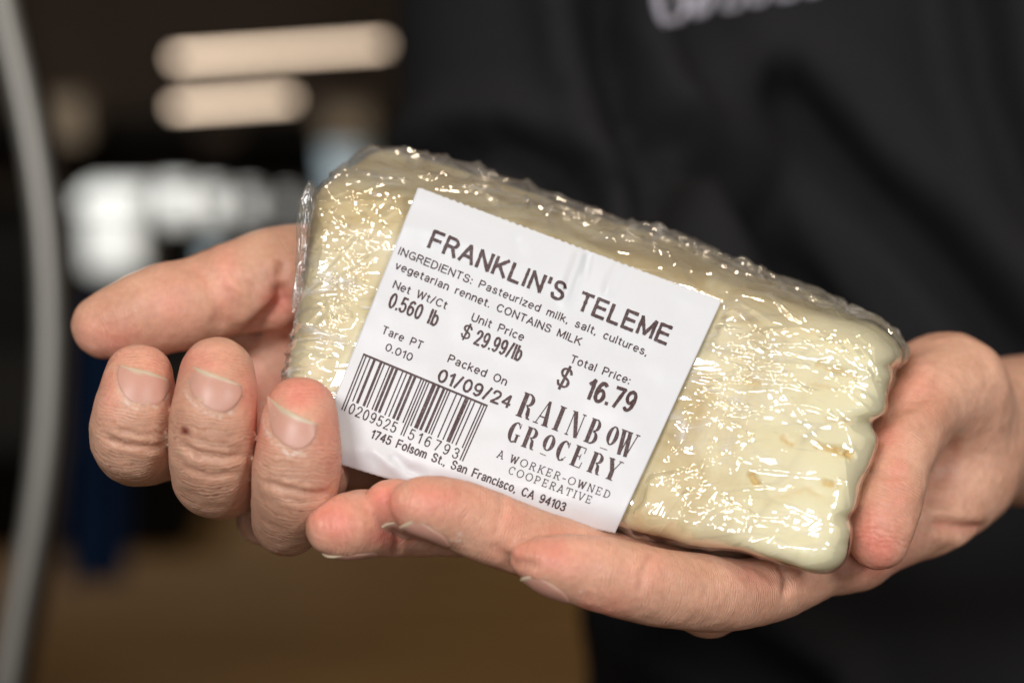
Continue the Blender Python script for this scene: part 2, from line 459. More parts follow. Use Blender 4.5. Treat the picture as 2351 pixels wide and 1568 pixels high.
# ------------------------------------------------------------------ implicit surfaces
def catmull(pts, step):
    P = np.asarray(pts, float)
    P = np.vstack([2 * P[0] - P[1], P, 2 * P[-1] - P[-2]])
    out = []
    for i in range(1, len(P) - 2):
        n = max(2, int(np.linalg.norm(P[i + 1][:3] - P[i][:3]) / step))
        t = np.linspace(0, 1, n, endpoint=False)[:, None]
        a, b, c, d = P[i - 1], P[i], P[i + 1], P[i + 2]
        out.append(0.5 * ((2 * b) + (c - a) * t + (2 * a - 5 * b + 4 * c - d) * t ** 2 + (3 * b - a - 3 * c + d) * t ** 3))
    out.append(P[-2][None])
    S = np.vstack(out); S[:, 3] = np.maximum(S[:, 3], 0.5)
    return S


def chain(pts, step=1.0):
    """control points (u, v, dz, r in sheet units) -> samples in mm"""
    a = np.array(pts, float)
    q = pc(a[:, 0], a[:, 1], a[:, 2])
    return catmull(np.column_stack([q, mmr(a[:, 3], a[:, 2])]), step)


class Grid:
    def __init__(s, lo, hi, h):
        s.lo = np.array(lo, float); s.h = h
        s.n = np.ceil((np.array(hi) - s.lo) / h).astype(int) + 1
        s.ax = [s.lo[k] + h * np.arange(s.n[k]) for k in range(3)]

    def blank(s): return np.full(s.n, 12.0, np.float32)

    def add(s, F, S, squash=(1, 1, 1), margin=8.0, k=0.0):
        sq = np.array(squash, float); ms = sq.min()
        for x, y, z, r in S:
            R = r * sq + margin
            a = np.maximum(np.floor((np.array([x, y, z]) - R - s.lo) / s.h).astype(int), 0)
            b = np.minimum(np.ceil((np.array([x, y, z]) + R - s.lo) / s.h).astype(int) + 1, s.n)
            if (a >= b).any(): continue
            X = ((s.ax[0][a[0]:b[0]] - x) / sq[0])[:, None, None]; Y = ((s.ax[1][a[1]:b[1]] - y) / sq[1])[None, :, None]; Z = ((s.ax[2][a[2]:b[2]] - z) / sq[2])[None, None, :]
            d = ((np.sqrt(X * X + Y * Y + Z * Z) - r) * ms).astype(np.float32)
            v = F[a[0]:b[0], a[1]:b[1], a[2]:b[2]]
            if k > 0:
                v[...] = smin(v, d, k)
            else:
                np.minimum(v, d, out=v)
        return F


def smin(a, b, k):
    h = np.maximum(k - np.abs(a - b), 0) / k
    return np.minimum(a, b) - h * h * k * 0.25


def surface_nets(F, g):
    nx, ny, nz = F.shape
    ins = F < 0
    c = [ins[dx:nx - 1 + dx, dy:ny - 1 + dy, dz:nz - 1 + dz] for dx in (0, 1) for dy in (0, 1) for dz in (0, 1)]
    s = sum(x.astype(np.int8) for x in c)
    I, J, K = np.nonzero((s > 0) & (s < 8))
    idx = np.full((nx - 1, ny - 1, nz - 1), -1, np.int32); idx[I, J, K] = np.arange(len(I))
    acc = np.zeros((len(I), 3)); cnt = np.zeros(len(I))
    corners = [(a, b, d) for a in (0, 1) for b in (0, 1) for d in (0, 1)]
    vals = {q: F[I + q[0], J + q[1], K + q[2]] for q in corners}
    for q in corners:
        for ax in range(3):
            if q[ax] == 0:
                q2 = list(q); q2[ax] = 1; q2 = tuple(q2)
                a, b = vals[q], vals[q2]
                m = (a < 0) != (b < 0)
                t = np.where(m, a / np.where(a - b == 0, 1, a - b), 0)
                p = np.zeros((len(I), 3)) + np.array(q); p[:, ax] += t
                acc[m] += p[m]; cnt[m] += 1
    V = acc / cnt[:, None] + np.stack([I, J, K], 1)
    V = g.lo + V * g.h
    faces = []
    for ax in range(3):
        a = [slice(1, -1)] * 3; b = [slice(1, -1)] * 3
        a[ax] = slice(0, F.shape[ax] - 1); b[ax] = slice(1, F.shape[ax])
        A, B = ins[tuple(a)], ins[tuple(b)]
        E = np.stack(np.nonzero(A != B), 1)
        inside_first = A[E[:, 0], E[:, 1], E[:, 2]]
        o = np.ones(3, int); o[ax] = 0
        E = E + o
        b1, b2 = [(1, 2), (2, 0), (0, 1)][ax]
        def cell(d1, d2):
            q = E.copy(); q[:, b1] -= d1; q[:, b2] -= d2
            return idx[q[:, 0], q[:, 1], q[:, 2]]
        f = np.stack([cell(1, 1), cell(0, 1), cell(0, 0), cell(1, 0)], 1)
        f[~inside_first] = f[~inside_first][:, ::-1]
        faces.append(f)
    Fc = np.vstack(faces)
    return V, Fc[(Fc >= 0).all(1)]


def build_hand(palm, fingers, lo, hi, h=0.75):
    g = Grid(lo, hi, h)
    P = g.blank()
    for pts in palm:
        T = g.blank(); g.add(T, chain(pts), margin=11)
        P = smin(P, T, 9.0)
    tot = P.copy()
    for name, pts, k in fingers:
        T = g.blank(); g.add(T, chain(pts), margin=8)
        T = smin(T, P, k)
        tot = np.minimum(tot, T)
    V, F = surface_nets(tot, g)
    V = laplace(V, F, 6, 0.55)
    return V, F


# right hand of the person (left in view): thumb behind, three fingers curled up in front
R_thumb = [(238, 748, 24, 74), (300, 733, 25, 93), (380, 708, 27, 104), (455, 690, 29, 101), (540, 662, 32, 106), (640, 640, 36, 118), (760, 640, 44, 130)]
R_index = [(318, 868, -6, 80), (314, 905, -8, 88), (306, 960, -8, 95), (303, 1010, -4, 95), (330, 1028, 6, 88), (400, 1010, 24, 86), (520, 960, 42, 90)]
R_middle = [(499, 862, -11, 87), (497, 910, -13, 95), (488, 980, -13, 101), (486, 1050, -10, 98), (492, 1098, -2, 92), (540, 1095, 14, 86), (620, 1020, 38, 90)]
R_ring = [(690, 948, -13, 84), (688, 990, -15, 92), (684, 1050, -15, 100), (676, 1110, -13, 99), (665, 1172, -6, 88), (662, 1196, 4, 80), (700, 1150, 24, 80), (720, 1060, 42, 85)]
R_pinky = [(752, 1075, -2, 42), (745, 1110, 4, 50), (640, 1170, 14, 58), (600, 1195, 22, 56), (640, 1150, 34, 70), (720, 1020, 48, 80)]
R_palm = [[(720, 1090, 36, 60), (790, 1100, 38, 66), (880, 1120, 44, 66)],
          [(560, 900, 50, 100), (640, 820, 52, 125), (720, 760, 56, 130)],
          [(700, 1000, 52, 110), (740, 880, 60, 120), (820, 760, 66, 120)],
          [(760, 700, 56, 130), (900, 740, 80, 140), (1020, 780, 110, 140), (1120, 810, 150, 150)]]
# left hand of the person (right in view): palm up under the block, thumb at its end
L_index = [(1212, 1284, -21, 42), (1245, 1291, -21, 60), (1285, 1300, -20, 74), (1340, 1308, -18.5, 82), (1410, 1325, -17, 88), (1506, 1346, -13, 90), (1611, 1361, -7, 89), (1710, 1362, 0, 80), (1800, 1335, 8, 80), (1880, 1290, 14, 84), (1960, 1262, 18, 90)]
L_middle = [(938, 1156, -21, 46), (975, 1162, -20, 70), (1040, 1176, -18, 79), (1110, 1205, -15.5, 84), (1210, 1243, -12, 81), (1300, 1270, -9, 78), (1420, 1300, -3, 78), (1560, 1330, 6, 80), (1700, 1330, 16, 84), (1860, 1260, 28, 85)]
L_ring = [(890, 1153, -15, 52), (925, 1160, -14, 60), (990, 1185, -7, 58), (1100, 1215, 2, 60), (1240, 1250, 10, 62), (1400, 1290, 16, 66), (1600, 1330, 26, 75), (1800, 1260, 38, 80)]
L_pinky = [(758, 1214, -17, 58), (795, 1208, -15.5, 74), (850, 1202, -10, 79), (930, 1206, -3, 72), (1020, 1215, 5, 62), (1150, 1228, 14, 58), (1300, 1260, 22, 60), (1500, 1280, 34, 70), (1750, 1230, 46, 80)]
L_thumb = [(2018, 1236, 1, 72), (2024, 1205, 1, 78), (2038, 1150, 3, 80), (2056, 1080, 7, 78), (2084, 1000, 13, 84), (2125, 930, 22, 96), (2190, 900, 34, 120)]
L_palm = [[(1860, 1265, 22, 84), (1960, 1250, 24, 88), (2060, 1212, 28, 90), (2150, 1172, 34, 96), (2200, 1110, 42, 110)],
          [(2160, 900, 40, 128), (2180, 980, 42, 132), (2190, 1040, 44, 125)],
          [(1720, 1300, 34, 90), (1850, 1210, 44, 110), (1980, 1100, 52, 130), (2100, 1000, 56, 140)],
          [(2130, 1000, 46, 150), (2230, 990, 56, 160), (2330, 990, 74, 170), (2480, 985, 100, 185), (2620, 985, 126, 200)]]


def knuckle_bump():
    return [(1590, 1400, 6, 52), (1625, 1412, 8, 54), (1665, 1402, 10, 50)]


RV, RF = build_hand(R_palm, [("thumb", R_thumb, 6), ("index", R_index, 4), ("middle", R_middle, 4), ("ring", R_ring, 4), ("pinky", R_pinky, 3)],
                    (-98, -48, -30), (35, 36, 178), 0.75)
LV, LF = build_hand(L_palm, [("index", L_index, 6), ("middle", L_middle, 4), ("ring", L_ring, 3), ("pinky", L_pinky, 3), ("thumb", L_thumb, 7), ("bump", knuckle_bump(), 6)],
                    (-46, -72, -34), (172, 22, 140), 0.75)
print("hands", len(RV), len(LV), time.time() - T0)

# crease list: polyline (sheet), half width, depth mm, applied to camera-facing skin between depths
CREASES_R = [
    ([(432, 600), (470, 640), (505, 700), (512, 770)], 19, 0.55),
    ([(452, 596), (500, 640), (540, 700), (548, 745)], 15, 0.4),
    ([(520, 620), (575, 660), (590, 700)], 9, 0.3),
    ([(640, 640), (650, 690), (615, 730), (560, 775)], 16, 1.2),
    ([(640, 640), (655, 600)], 12, 0.5),
    ([(235, 1005), (290, 1022), (350, 1030), (385, 1024)], 7, 0.35),
    ([(250, 978), (310, 996), (370, 1000)], 5, 0.22),
    ([(400, 1008), (450, 1040), (520, 1052), (578, 1040)], 8, 0.4),
    ([(398, 990), (470, 1018), (540, 1030), (582, 1020)], 5, 0.22),
    ([(412, 1070), (480, 1092), (560, 1085)], 6, 0.2),
    ([(595, 1100), (650, 1122), (720, 1136), (770, 1128)], 8, 0.42),
    ([(590, 1078), (650, 1095), (720, 1108)], 5, 0.24),
    ([(588, 1060), (640, 1072), (700, 1090)], 4, 0.18),
    ([(640, 1138), (690, 1152), (740, 1150)], 6, 0.25),
]
CREASES_L = [
    ([(2020, 950), (2070, 930), (2125, 905), (2180, 870)], 20, 0.5),
    ([(2128, 1199), (2160, 1205), (2210, 1214), (2270, 1216)], 14, 0.9),
    ([(2110, 1140), (2160, 1150), (2200, 1130)], 16, 0.3),
    ([(2130, 1085), (2160, 1110), (2190, 1050), (2180, 980)], 18, 0.3),
    ([(1960, 1075), (2030, 1090), (2100, 1090)], 9, 0.3),
    ([(1500, 1262), (1478, 1310), (1470, 1370)], 8, 0.25),
    ([(1790, 1290), (1810, 1330), (1800, 1380)], 10, 0.45),
    ([(1148, 1100), (1155, 1160), (1135, 1240)], 8, 0.18),
    ([(905, 1205), (915, 1240), (905, 1280)], 8, 0.3),
    ([(1120, 1245), (1180, 1290), (1250, 1300)], 10, 0.3),
]


def cam_facing(V, N):
    view = V + np.array([0, 0, D0 * 1000])
    view = view / np.linalg.norm(view, axis=1, keepdims=True)
    return -(N * view).sum(1)


def detail(V, F, fingers, creases, reds, knuckles, drys=(), scars=()):
    N = vnormals(V, F)
    if (N * (V - V.mean(0))).sum() < 0: F[:] = F[:, ::-1]; N = -N
    fc = cam_facing(V, N)
    u, v = sheet(V); P2 = np.stack([u, v], 1)
    crs = np.zeros(len(V))
    disp = 0.16 * vnoise(V / 6.0, 3) + 0.10 * vnoise(V / 2.6, 5) + 0.04 * vnoise(V / 1.3, 9)
    for poly, w, dep in creases:
        d, t = seg_dist(P2, poly)
        taper = sstep(0, 0.18, t) * sstep(1, 0.82, t)
        taper = np.where((t > 0.001) & (t < 0.999), taper, 0)
        dd = d + 2.0 * vnoise(np.column_stack([u / 9, v / 9, 0 * u]), 2)
        prof = np.exp(-(dd / w) ** 2) - 0.30 * np.exp(-((dd - 2.1 * w) / (1.2 * w)) ** 2)
        disp -= 1.7 * dep * prof * taper * sstep(0.05, 0.35, fc)
        crs = np.maximum(crs, min(1, dep * 1.2) * np.exp(-(dd / (0.8 * w)) ** 2) * taper)
    # attributes
    S = []; al = []
    for name, pts, k in fingers:
        c = chain(pts, 2.0); S.append(c)
        al.append(np.concatenate([[0], np.cumsum(np.linalg.norm(np.diff(c[:, :3], axis=0), axis=1))]))
    C = np.vstack(S); A = np.concatenate(al)
    along = np.zeros(len(V)); near = np.zeros(len(V))
    for i in range(0, len(V), 20000):
        q = V[i:i + 20000]
        D = np.sqrt(((q[:, None, :] - C[None, :, :3]) ** 2).sum(-1)) - C[None, :, 3]
        j = np.argmin(D, 1)
        # refine arclength by weighting the neighbours
        w = np.exp(-(D - D[np.arange(len(q)), j][:, None]) / 0.25) * (np.abs(A[None, :] - A[j][:, None]) < 6)
        along[i:i + 20000] = (w * A[None]).sum(1) / w.sum(1); near[i:i + 20000] = D[np.arange(len(q)), j]
    def blobs(items):
        m = np.zeros(len(V))
        for (bu, bv, ru, rv, s) in items:
            e = ((u - bu) / ru) ** 2 + ((v - bv) / rv) ** 2
            m = np.maximum(m, s * np.exp(-e))
        return np.clip(m, 0, 1)
    red = blobs(reds) * (1.0 + 0.45 * vnoise(V / 4.0, 11)); kn = blobs(knuckles); dry = np.zeros(len(V)); scar = np.zeros(len(V))
    for poly, w in drys:
        d, t = seg_dist(P2, poly); dry = np.maximum(dry, np.exp(-(d / w) ** 2) * (fc > 0))
    for bu, bv, ru, rv in scars:
        e = ((u - bu) / ru) ** 2 + ((v - bv) / rv) ** 2
        scar = np.maximum(scar, np.exp(-e ** 1.5)); disp -= 0.12 * np.exp(-e)
    red = np.maximum(red, 0.4 * crs)
    V2 = V + N * disp[:, None]
    return V2, F, dict(red=np.clip(red, 0, 1), knuckle=kn, along=along, dry=dry, scar=scar)


fingR = [("t", R_thumb, 0), ("i", R_index, 0), ("m", R_middle, 0), ("r", R_ring, 0), ("p", R_pinky, 0)]
fingL = [("i", L_index, 0), ("m", L_middle, 0), ("r", L_ring, 0), ("p", L_pinky, 0), ("t", L_thumb, 0)]
redR = [(690, 900, 80, 45, .75), (760, 1000, 40, 90, .6), (390, 870, 20, 50, .6), (575, 900, 40, 70, .55), (420, 830, 120, 40, .5), (590, 960, 16, 80, .8), (330, 800, 60, 30, .3),
        (250, 780, 80, 50, .55), (400, 720, 60, 80, .35), (520, 640, 30, 90, .4), (640, 700, 40, 60, .7), (610, 1010, 22, 60, .4), (250, 900, 25, 60, .4), (740, 1120, 60, 60, .35), (680, 780, 60, 100, .3)]
knR = [(310, 1000, 80, 60, .8), (490, 1030, 100, 70, 1), (670, 1110, 100, 70, 1), (660, 1230, 80, 60, .6), (480, 1140, 100, 50, .6), (330, 1070, 90, 50, .6)]
redL = [(770, 1190, 70, 60, .75), (880, 1150, 50, 60, .85), (1000, 1150, 110, 50, .55), (1260, 1270, 110, 50, .7), (900, 1230, 70, 30, .8), (1400, 1400, 60, 40, .5), (2010, 1250, 70, 90, .75),
        (2010, 1000, 60, 60, .6), (2060, 1100, 30, 80, .5), (1350, 1390, 40, 30, .6), (1480, 1310, 50, 60, .35), (2080, 880, 70, 70, .45), (1160, 1200, 60, 60, .3), (1750, 1320, 70, 40, .3)]
knL = [(1230, 1270, 80, 60, .35), (1500, 1420, 100, 30, .6), (1610, 1440, 80, 40, .7), (1200, 1290, 60, 30, .5)]
dryR = [([(272, 890), (290, 925), (330, 944), (370, 930), (385, 905)], 2.6), ([(425, 900), (455, 938), (500, 957), (545, 940)], 2.6),
        ([(603, 930), (606, 980), (625, 1012), (660, 1042), (700, 1040)], 4.5)]
dryL = [([(1040, 1240), (1062, 1236), (1050, 1215)], 4), ([(1325, 1372), (1338, 1358)], 4)]
RV, RF, RA = detail(RV, RF, fingR, CREASES_R, redR, knR, dryR, [(424, 989, 12, 9)])
LV, LF, LA = detail(LV, LF, fingL, CREASES_L, redL, knL, dryL)
print("detail", time.time() - T0)

# arms, shoulders and trunk (hidden under the jacket, coarse)
gT = Grid((-75, -420, 130), (470, 420, 520), 7.0)
B = gT.blank()
gT.add(B, catmull([(185, 330, 360, 120), (185, 200, 355, 140), (195, 0, 350, 135), (205, -200, 350, 140), (205, -380, 350, 145)], 12), (1, 1, .62), 20, 0)
B = smin(B, gT.add(gT.blank(), catmull([(60, 260, 340, 45), (38, 120, 310, 42), (28, 10, 270, 38), (20, -2, 235, 34), (0, -4, 190, 30), (-6, -4, 160, 26)], 8), (1, 1, 1), 20), 12)
B = smin(B, gT.add(gT.blank(), catmull([(330, 260, 345, 45), (372, 120, 325, 44), (352, -8, 292, 42), (290, -26, 225, 37), (230, -25, 172, 32), (185, -23, 137, 28), (160, -22, 117, 23.5)], 6), (1, 1, 1), 20), 12)
BV, BF = surface_nets(B, gT); BV = laplace(BV, BF, 4)
if (vnormals(BV, BF) * (BV - BV.mean(0))).sum() < 0: BF = BF[:, ::-1]

person = empty("person", tuple(cam2world(np.array([185, -1100, 350.]))),
               "person in a dark charcoal jacket holding out the wrapped block of cheese in both hands", "person")
n1, n2 = len(RV), len(RV) + len(LV)
body_attrs = {k: np.concatenate([RA[k], LA[k], np.zeros(len(BV))]) for k in RA}
body = mesh("body", cam2world(np.vstack([RV, LV, BV])), np.vstack([RF, LF + n1, BF + n2]), SKIN, person, attrs=body_attrs)

# ------------------------------------------------------------------ nails
from mathutils.bvhtree import BVHTree
handV = np.vstack([RV, LV]); handF = np.vstack([RF, LF + n1])
bvh = BVHTree.FromPolygons([tuple(x) for x in handV], [tuple(int(i) for i in f) for f in handF])


def resample(poly, n):
    S = catmull(np.column_stack([np.array(poly, float), np.zeros(len(poly)), np.ones(len(poly))]), 2.0)[:, :2]
    L = np.concatenate([[0], np.cumsum(np.linalg.norm(np.diff(S, axis=0), axis=1))])
    t = np.linspace(0, L[-1], n)
    return np.column_stack([np.interp(t, L, S[:, 0]), np.interp(t, L, S[:, 1])])


def hit(u, v):
    d = pc(u, v, 0.0) + np.array([0, 0, D0 * 1000]); d = Vector(d / np.linalg.norm(d))
    r = bvh.ray_cast(Vector((0, 0, -D0 * 1000)), d)
    return r[0][2] if r[0] is not None else None


def nail(A, Bc, free=0.10, lift=0.3, back=0.0, n=25, m=18, under=0.12, name="fingernail"):
    """loft between the free edge A and the cuticle line B (sheet curves, both left to right)"""
    a = resample(A, n); b = resample(Bc, n)
    t = np.linspace(0, 1, m)
    G = a[None] * (1 - t)[:, None, None] + b[None] * t[:, None, None]
    Z = np.full((m, n), np.nan)
    for i in range(m):
        for j in range(n):
            z = hit(G[i, j, 0], G[i, j, 1])
            if z is not None: Z[i, j] = z
    med = np.nanmedian(Z); Z[np.abs(Z - med) > 6] = np.nan
    for _ in range(60):
        bad = np.isnan(Z)
        if not bad.any(): break
        Q = np.pad(Z, 1, constant_values=np.nan)
        nb = np.stack([Q[:-2, 1:-1], Q[2:, 1:-1], Q[1:-1, :-2], Q[1:-1, 2:]])
        with np.errstate(all='ignore'):
            mv = np.nanmean(nb, 0)
        Z[bad] = mv[bad]
    for _ in range(25):
        Q = np.pad(Z, 1, mode='reflect', reflect_type='odd')
        Z = 0.5 * Z + 0.125 * (Q[:-2, 1:-1] + Q[2:, 1:-1] + Q[1:-1, :-2] + Q[1:-1, 2:])
    s = np.linspace(-1, 1, n)
    T, Sx = np.meshgrid(t, s, indexing='ij')
    edge = np.maximum(sstep(0.86, 1.0, np.abs(Sx)), sstep(0.9, 1.0, T))
    Z = Z - lift + (lift + 0.12) * edge + back * T
    ridge = 0.03 * np.sin(Sx * 38)
    Z = Z + ridge - 0.12 * sstep(free, 0, T)
    top = pc(G[..., 0], G[..., 1], Z).reshape(-1, 3)
    bot = pc(G[..., 0], G[..., 1], Z + 0.35 + under * sstep(0.3, 0.0, T)).reshape(-1, 3)
    V = np.vstack([top, bot]); k = n * m
    F = []
    for i in range(m - 1):
        for j in range(n - 1):
            q = i * n + j
            F.append((q, q + n, q + n + 1, q + 1)); F.append((k + q, k + q + 1, k + q + n + 1, k + q + n))
    ring = [i for i in range(n)] + [i * n + n - 1 for i in range(1, m)] + [(m - 1) * n + j for j in range(n - 2, -1, -1)] + [i * n for i in range(m - 2, 0, -1)]
    for a_, b_ in zip(ring, ring[1:] + ring[:1]): F.append((a_, b_, k + b_, k + a_))
    fr = sstep(free * 1.25, free * 0.8, T + 0.02 * np.sin(Sx * 5)).ravel()
    return mesh(name, cam2world(V), np.array(F), NAIL, person, attrs={'free': np.concatenate([fr, np.ones(k) * 0.5])})


nail([(270, 838), (300, 844), (345, 854), (393, 874)], [(270, 841), (269, 880), (288, 920), (330, 942), (372, 926), (390, 893), (393, 877)])
nail([(422, 828), (448, 843), (500, 862), (556, 885)], [(422, 831), (428, 872), (448, 925), (495, 954), (530, 945), (553, 915), (557, 888)])
nail([(613, 906), (640, 930), (690, 956), (731, 975)], [(613, 909), (616, 952), (625, 1000), (655, 1031), (690, 1038), (718, 1015), (731, 978)], free=0.15)


def wrap_nail(c0, c1, r0, r1, n0, n1, half=52, ext=0.5, grow=0.2, n=31, m=24, side=1):
    """plate lying on the back of a finger: c0 cuticle end, c1 tip end (sheet u, v, dz); n0, n1 outward directions at both ends"""
    q0 = pc(*c0); q1 = pc(*c1); ax = q1 - q0; Ln = np.linalg.norm(ax); ax /= Ln
    R0 = mmr(r0, c0[2]); R1 = mmr(r1, c1[2])
    RR = np.zeros((m, n)); DD = np.zeros((m, n, 3)); QQ = np.zeros((m, n, 3)); SK = np.zeros((m, n)); FR = np.zeros((m, n))
    for i in range(m):
        t = i / (m - 1)
        nr = np.array(n0, float) * (1 - t) + np.array(n1, float) * t; nr -= ax * (nr @ ax); nr /= np.linalg.norm(nr); w = np.cross(ax, nr)
        hw = math.radians(half) * (math.sqrt(max(0.02, 1 - (1 - min(1, t / 0.4)) ** 2)))
        R = R0 + (R1 - R0) * t
        for j in range(n):
            s_ = -1 + 2 * j / (n - 1); th = s_ * hw
            d_ = nr * math.cos(th) + w * math.sin(th)
            q = q0 + ax * min(t * Ln, Ln)
            h_ = bvh.ray_cast(Vector(q + d_ * R * 1.8), Vector(-d_), R * 1.8)
            RR[i, j] = np.clip((R * 1.8 - h_[3]) if h_[0] is not None else R, 0.75 * R, 1.25 * R)
            DD[i, j] = d_; QQ[i, j] = q0 + ax * (t * (Ln + ext) - (2.6 * s_ * s_ * t ** 4))
            SK[i, j] = 0.3 * sstep(0.9, 1.0, abs(s_)) * (1 - sstep(0.8, 0.95, t)) + 0.35 * sstep(0.12, 0.0, t); FR[i, j] = max(sstep(0.93, 0.97, t), 0.7 * sstep(0.90, 0.97, -s_ * side) * sstep(0.3, 0.6, t))
    for _ in range(12):
        P_ = np.pad(RR, 1, mode='edge'); RR = 0.5 * RR + 0.125 * (P_[:-2, 1:-1] + P_[2:, 1:-1] + P_[1:-1, :-2] + P_[1:-1, 2:])
    top = (QQ + DD * (RR + grow - SK)[..., None]).reshape(-1, 3); bot = (QQ + DD * (RR + grow - SK - 0.45)[..., None]).reshape(-1, 3)
    V = np.vstack([top, bot]); k = n * m; F = []
    for i in range(m - 1):
        for j in range(n - 1):
            q = i * n + j
            F.append((q, q + 1, q + n + 1, q + n)); F.append((k + q, k + q + n, k + q + n + 1, k + q + 1))
    ring = list(range(n)) + [i * n + n - 1 for i in range(1, m)] + [(m - 1) * n + j for j in range(n - 2, -1, -1)] + [i * n for i in range(m - 2, 0, -1)]
    for a_, b_ in zip(ring, ring[1:] + ring[:1]): F.append((b_, a_, k + a_, k + b_))
    return mesh("fingernail", cam2world(V), np.array(F), NAIL, person, attrs={'free': np.concatenate([FR.ravel(), FR.ravel()])})


NA, NB = (0, -0.97, 0.25), (0, -0.95, -0.30)
wrap_nail((1325, 1303, -19), (1206, 1283, -21.5), 82, 44, NA, NB)
wrap_nail((1050, 1176, -18), (930, 1155, -21), 80, 48, NA, NB)
wrap_nail((965, 1174, -10), (882, 1153, -15), 61, 50, NA, NB)
wrap_nail((850, 1203, -10), (752, 1216, -17.5), 80, 56, (0, -1, .1), (-0.35, -0.9, -0.25))
print("nails", time.time() - T0)

# ------------------------------------------------------------------ cheese package
def front_dz(u, v):
    return -0.004 * (u - 1175) - 0.0244 * (v - 784)


pack = empty("cheese_package", tuple(cam2world(pc(1300, 900, 12.0))),
             "block of pale yellow cheese in crinkled clear cling film with a white price label", "cheese")
cf = {}
for key, (u_, v_) in dict(TL=(703, 408), TR=(2092, 782), BR=(1925, 1350), BL=(612, 1030)).items():
    cf[key] = pc(u_, v_, front_dz(u_, v_))
cb = dict(TL=pc(850, 320, 42), TR=pc(2072, 765, 36), BR=pc(1895, 1250, 24), BL=pc(660, 960, 28))
HX, HY, HZ = 58.0, 25.0, 17.0


def box_grid(nx, ny, nz):
    Vs, Fs, off = [], [], 0
    def face(n1, n2, fn):
        nonlocal off
        a = np.linspace(-1, 1, n1 + 1); b = np.linspace(-1, 1, n2 + 1)
        A, Bq = np.meshgrid(a, b, indexing='ij'); Vs.append(fn(A, Bq).reshape(-1, 3))
        i, j = np.meshgrid(np.arange(n1), np.arange(n2), indexing='ij'); q = (i * (n2 + 1) + j).ravel() + off
        Fs.append(np.stack([q, q + n2 + 1, q + n2 + 2, q + 1], 1)); off += (n1 + 1) * (n2 + 1)
    o = lambda x: 0 * x + 1
    face(nx, ny, lambda a, b: np.stack([a, b, -o(a)], -1))
    face(nx, ny, lambda a, b: np.stack([-a, b, o(a)], -1))
    face(nx, nz, lambda a, b: np.stack([a, o(a), b], -1))
    face(nx, nz, lambda a, b: np.stack([-a, -o(a), b], -1))
    face(ny, nz, lambda a, b: np.stack([o(a), -a, b], -1))
    face(ny, nz, lambda a, b: np.stack([-o(a), a, b], -1))
    V = np.vstack(Vs); F = np.vstack(Fs)
    key = np.round(V * 1e5).astype(np.int64)
    _, first, inv = np.unique(key, axis=0, return_index=True, return_inverse=True)
    return V[first], inv.ravel()[F]


def block(nx, ny, nz, rad, grow):
    """rounded block -> (V, F, unit coords)"""
    Uq, F = box_grid(nx, ny, nz)
    H = np.array([HX, HY, HZ])
    p = Uq * H
    R = np.full(len(p), rad)
    q = np.clip(p, -(H - rad), H - rad)
    d = p - q; l = np.linalg.norm(d, axis=1, keepdims=True)
    p = np.where(l > 1e-9, q + d / np.maximum(l, 1e-9) * rad, p)
    t = (p / H + 1) / 2
    x, y, z = t[:, 0:1], t[:, 1:2], t[:, 2:3]      # x left->right, y bottom->top, z front->back
    fr = (cf['BL'] * (1 - x) + cf['BR'] * x) * (1 - y) + (cf['TL'] * (1 - x) + cf['TR'] * x) * y
    bk = (cb['BL'] * (1 - x) + cb['BR'] * x) * (1 - y) + (cb['TL'] * (1 - x) + cb['TR'] * x) * y
    V = fr * (1 - z) + bk * z
    # bulge of the top, towards the back
    top = sstep(0.55, 1.0, y) * (0.25 + 0.75 * z)
    V[:, 1] += (3.6 * top * np.clip(np.sin(np.pi * np.clip(x * 0.96 + 0.05, 0, 1)) ** 0.7, 0, 1))[:, 0]
    N = vnormals(V, F)
    if (N * (V - V.mean(0))).sum() < 0: F = F[:, ::-1]; N = -N
    V = V + N * grow
    return V, F, t, N


def scallops(V, t, N, amp=1.0):
    """irregular bites and lobes of the torn right end, plus general unevenness"""
    x, y, z = t[:, 0], t[:, 1], t[:, 2]
    e = sstep(0.86, 1.0, x)
    yy = y + 0.05 * z
    lob = (0.22 * vnoise(V / 4.5, 55) + 0.65 * vnoise(V / 13.0, 56)) * e
    notch = -1.2 * np.exp(-((yy - 0.88) / 0.03) ** 2) * sstep(0.93, 1, x) -1.8 * np.exp(-((yy - 0.64) / 0.035) ** 2) * sstep(0.9, 1, x) - 1.2 * np.exp(-((yy - 0.26) / 0.03) ** 2) * sstep(0.93, 1, x)
    d = amp * (lob + notch) + 0.9 * vnoise(V / 16.0, 21) + 0.35 * vnoise(V / 6.0, 22)
    # long soft folds in the fresh cut at the right
    folds = 0.95 * vnoise(np.stack([x * 3.2 - 1.2 * y, y * 8.5 + x * 1.5, z * 2.0], -1), 58) * sstep(0.68, 0.9, x)
    return d + folds * amp


def flatten_under(u, v, z):
    lx = ((u - 960) * 480 + (v - 430) * 217) / (700 * 480 + 260 * 217); ly = (v - (430 + (u - 960) * 0.33)) / 590
    return sstep(-0.05, 0.01, lx) * sstep(1.04, 1.0, lx) * sstep(-0.05, 0.02, ly) * sstep(1.06, 0.99, ly) * (z < 0.5)


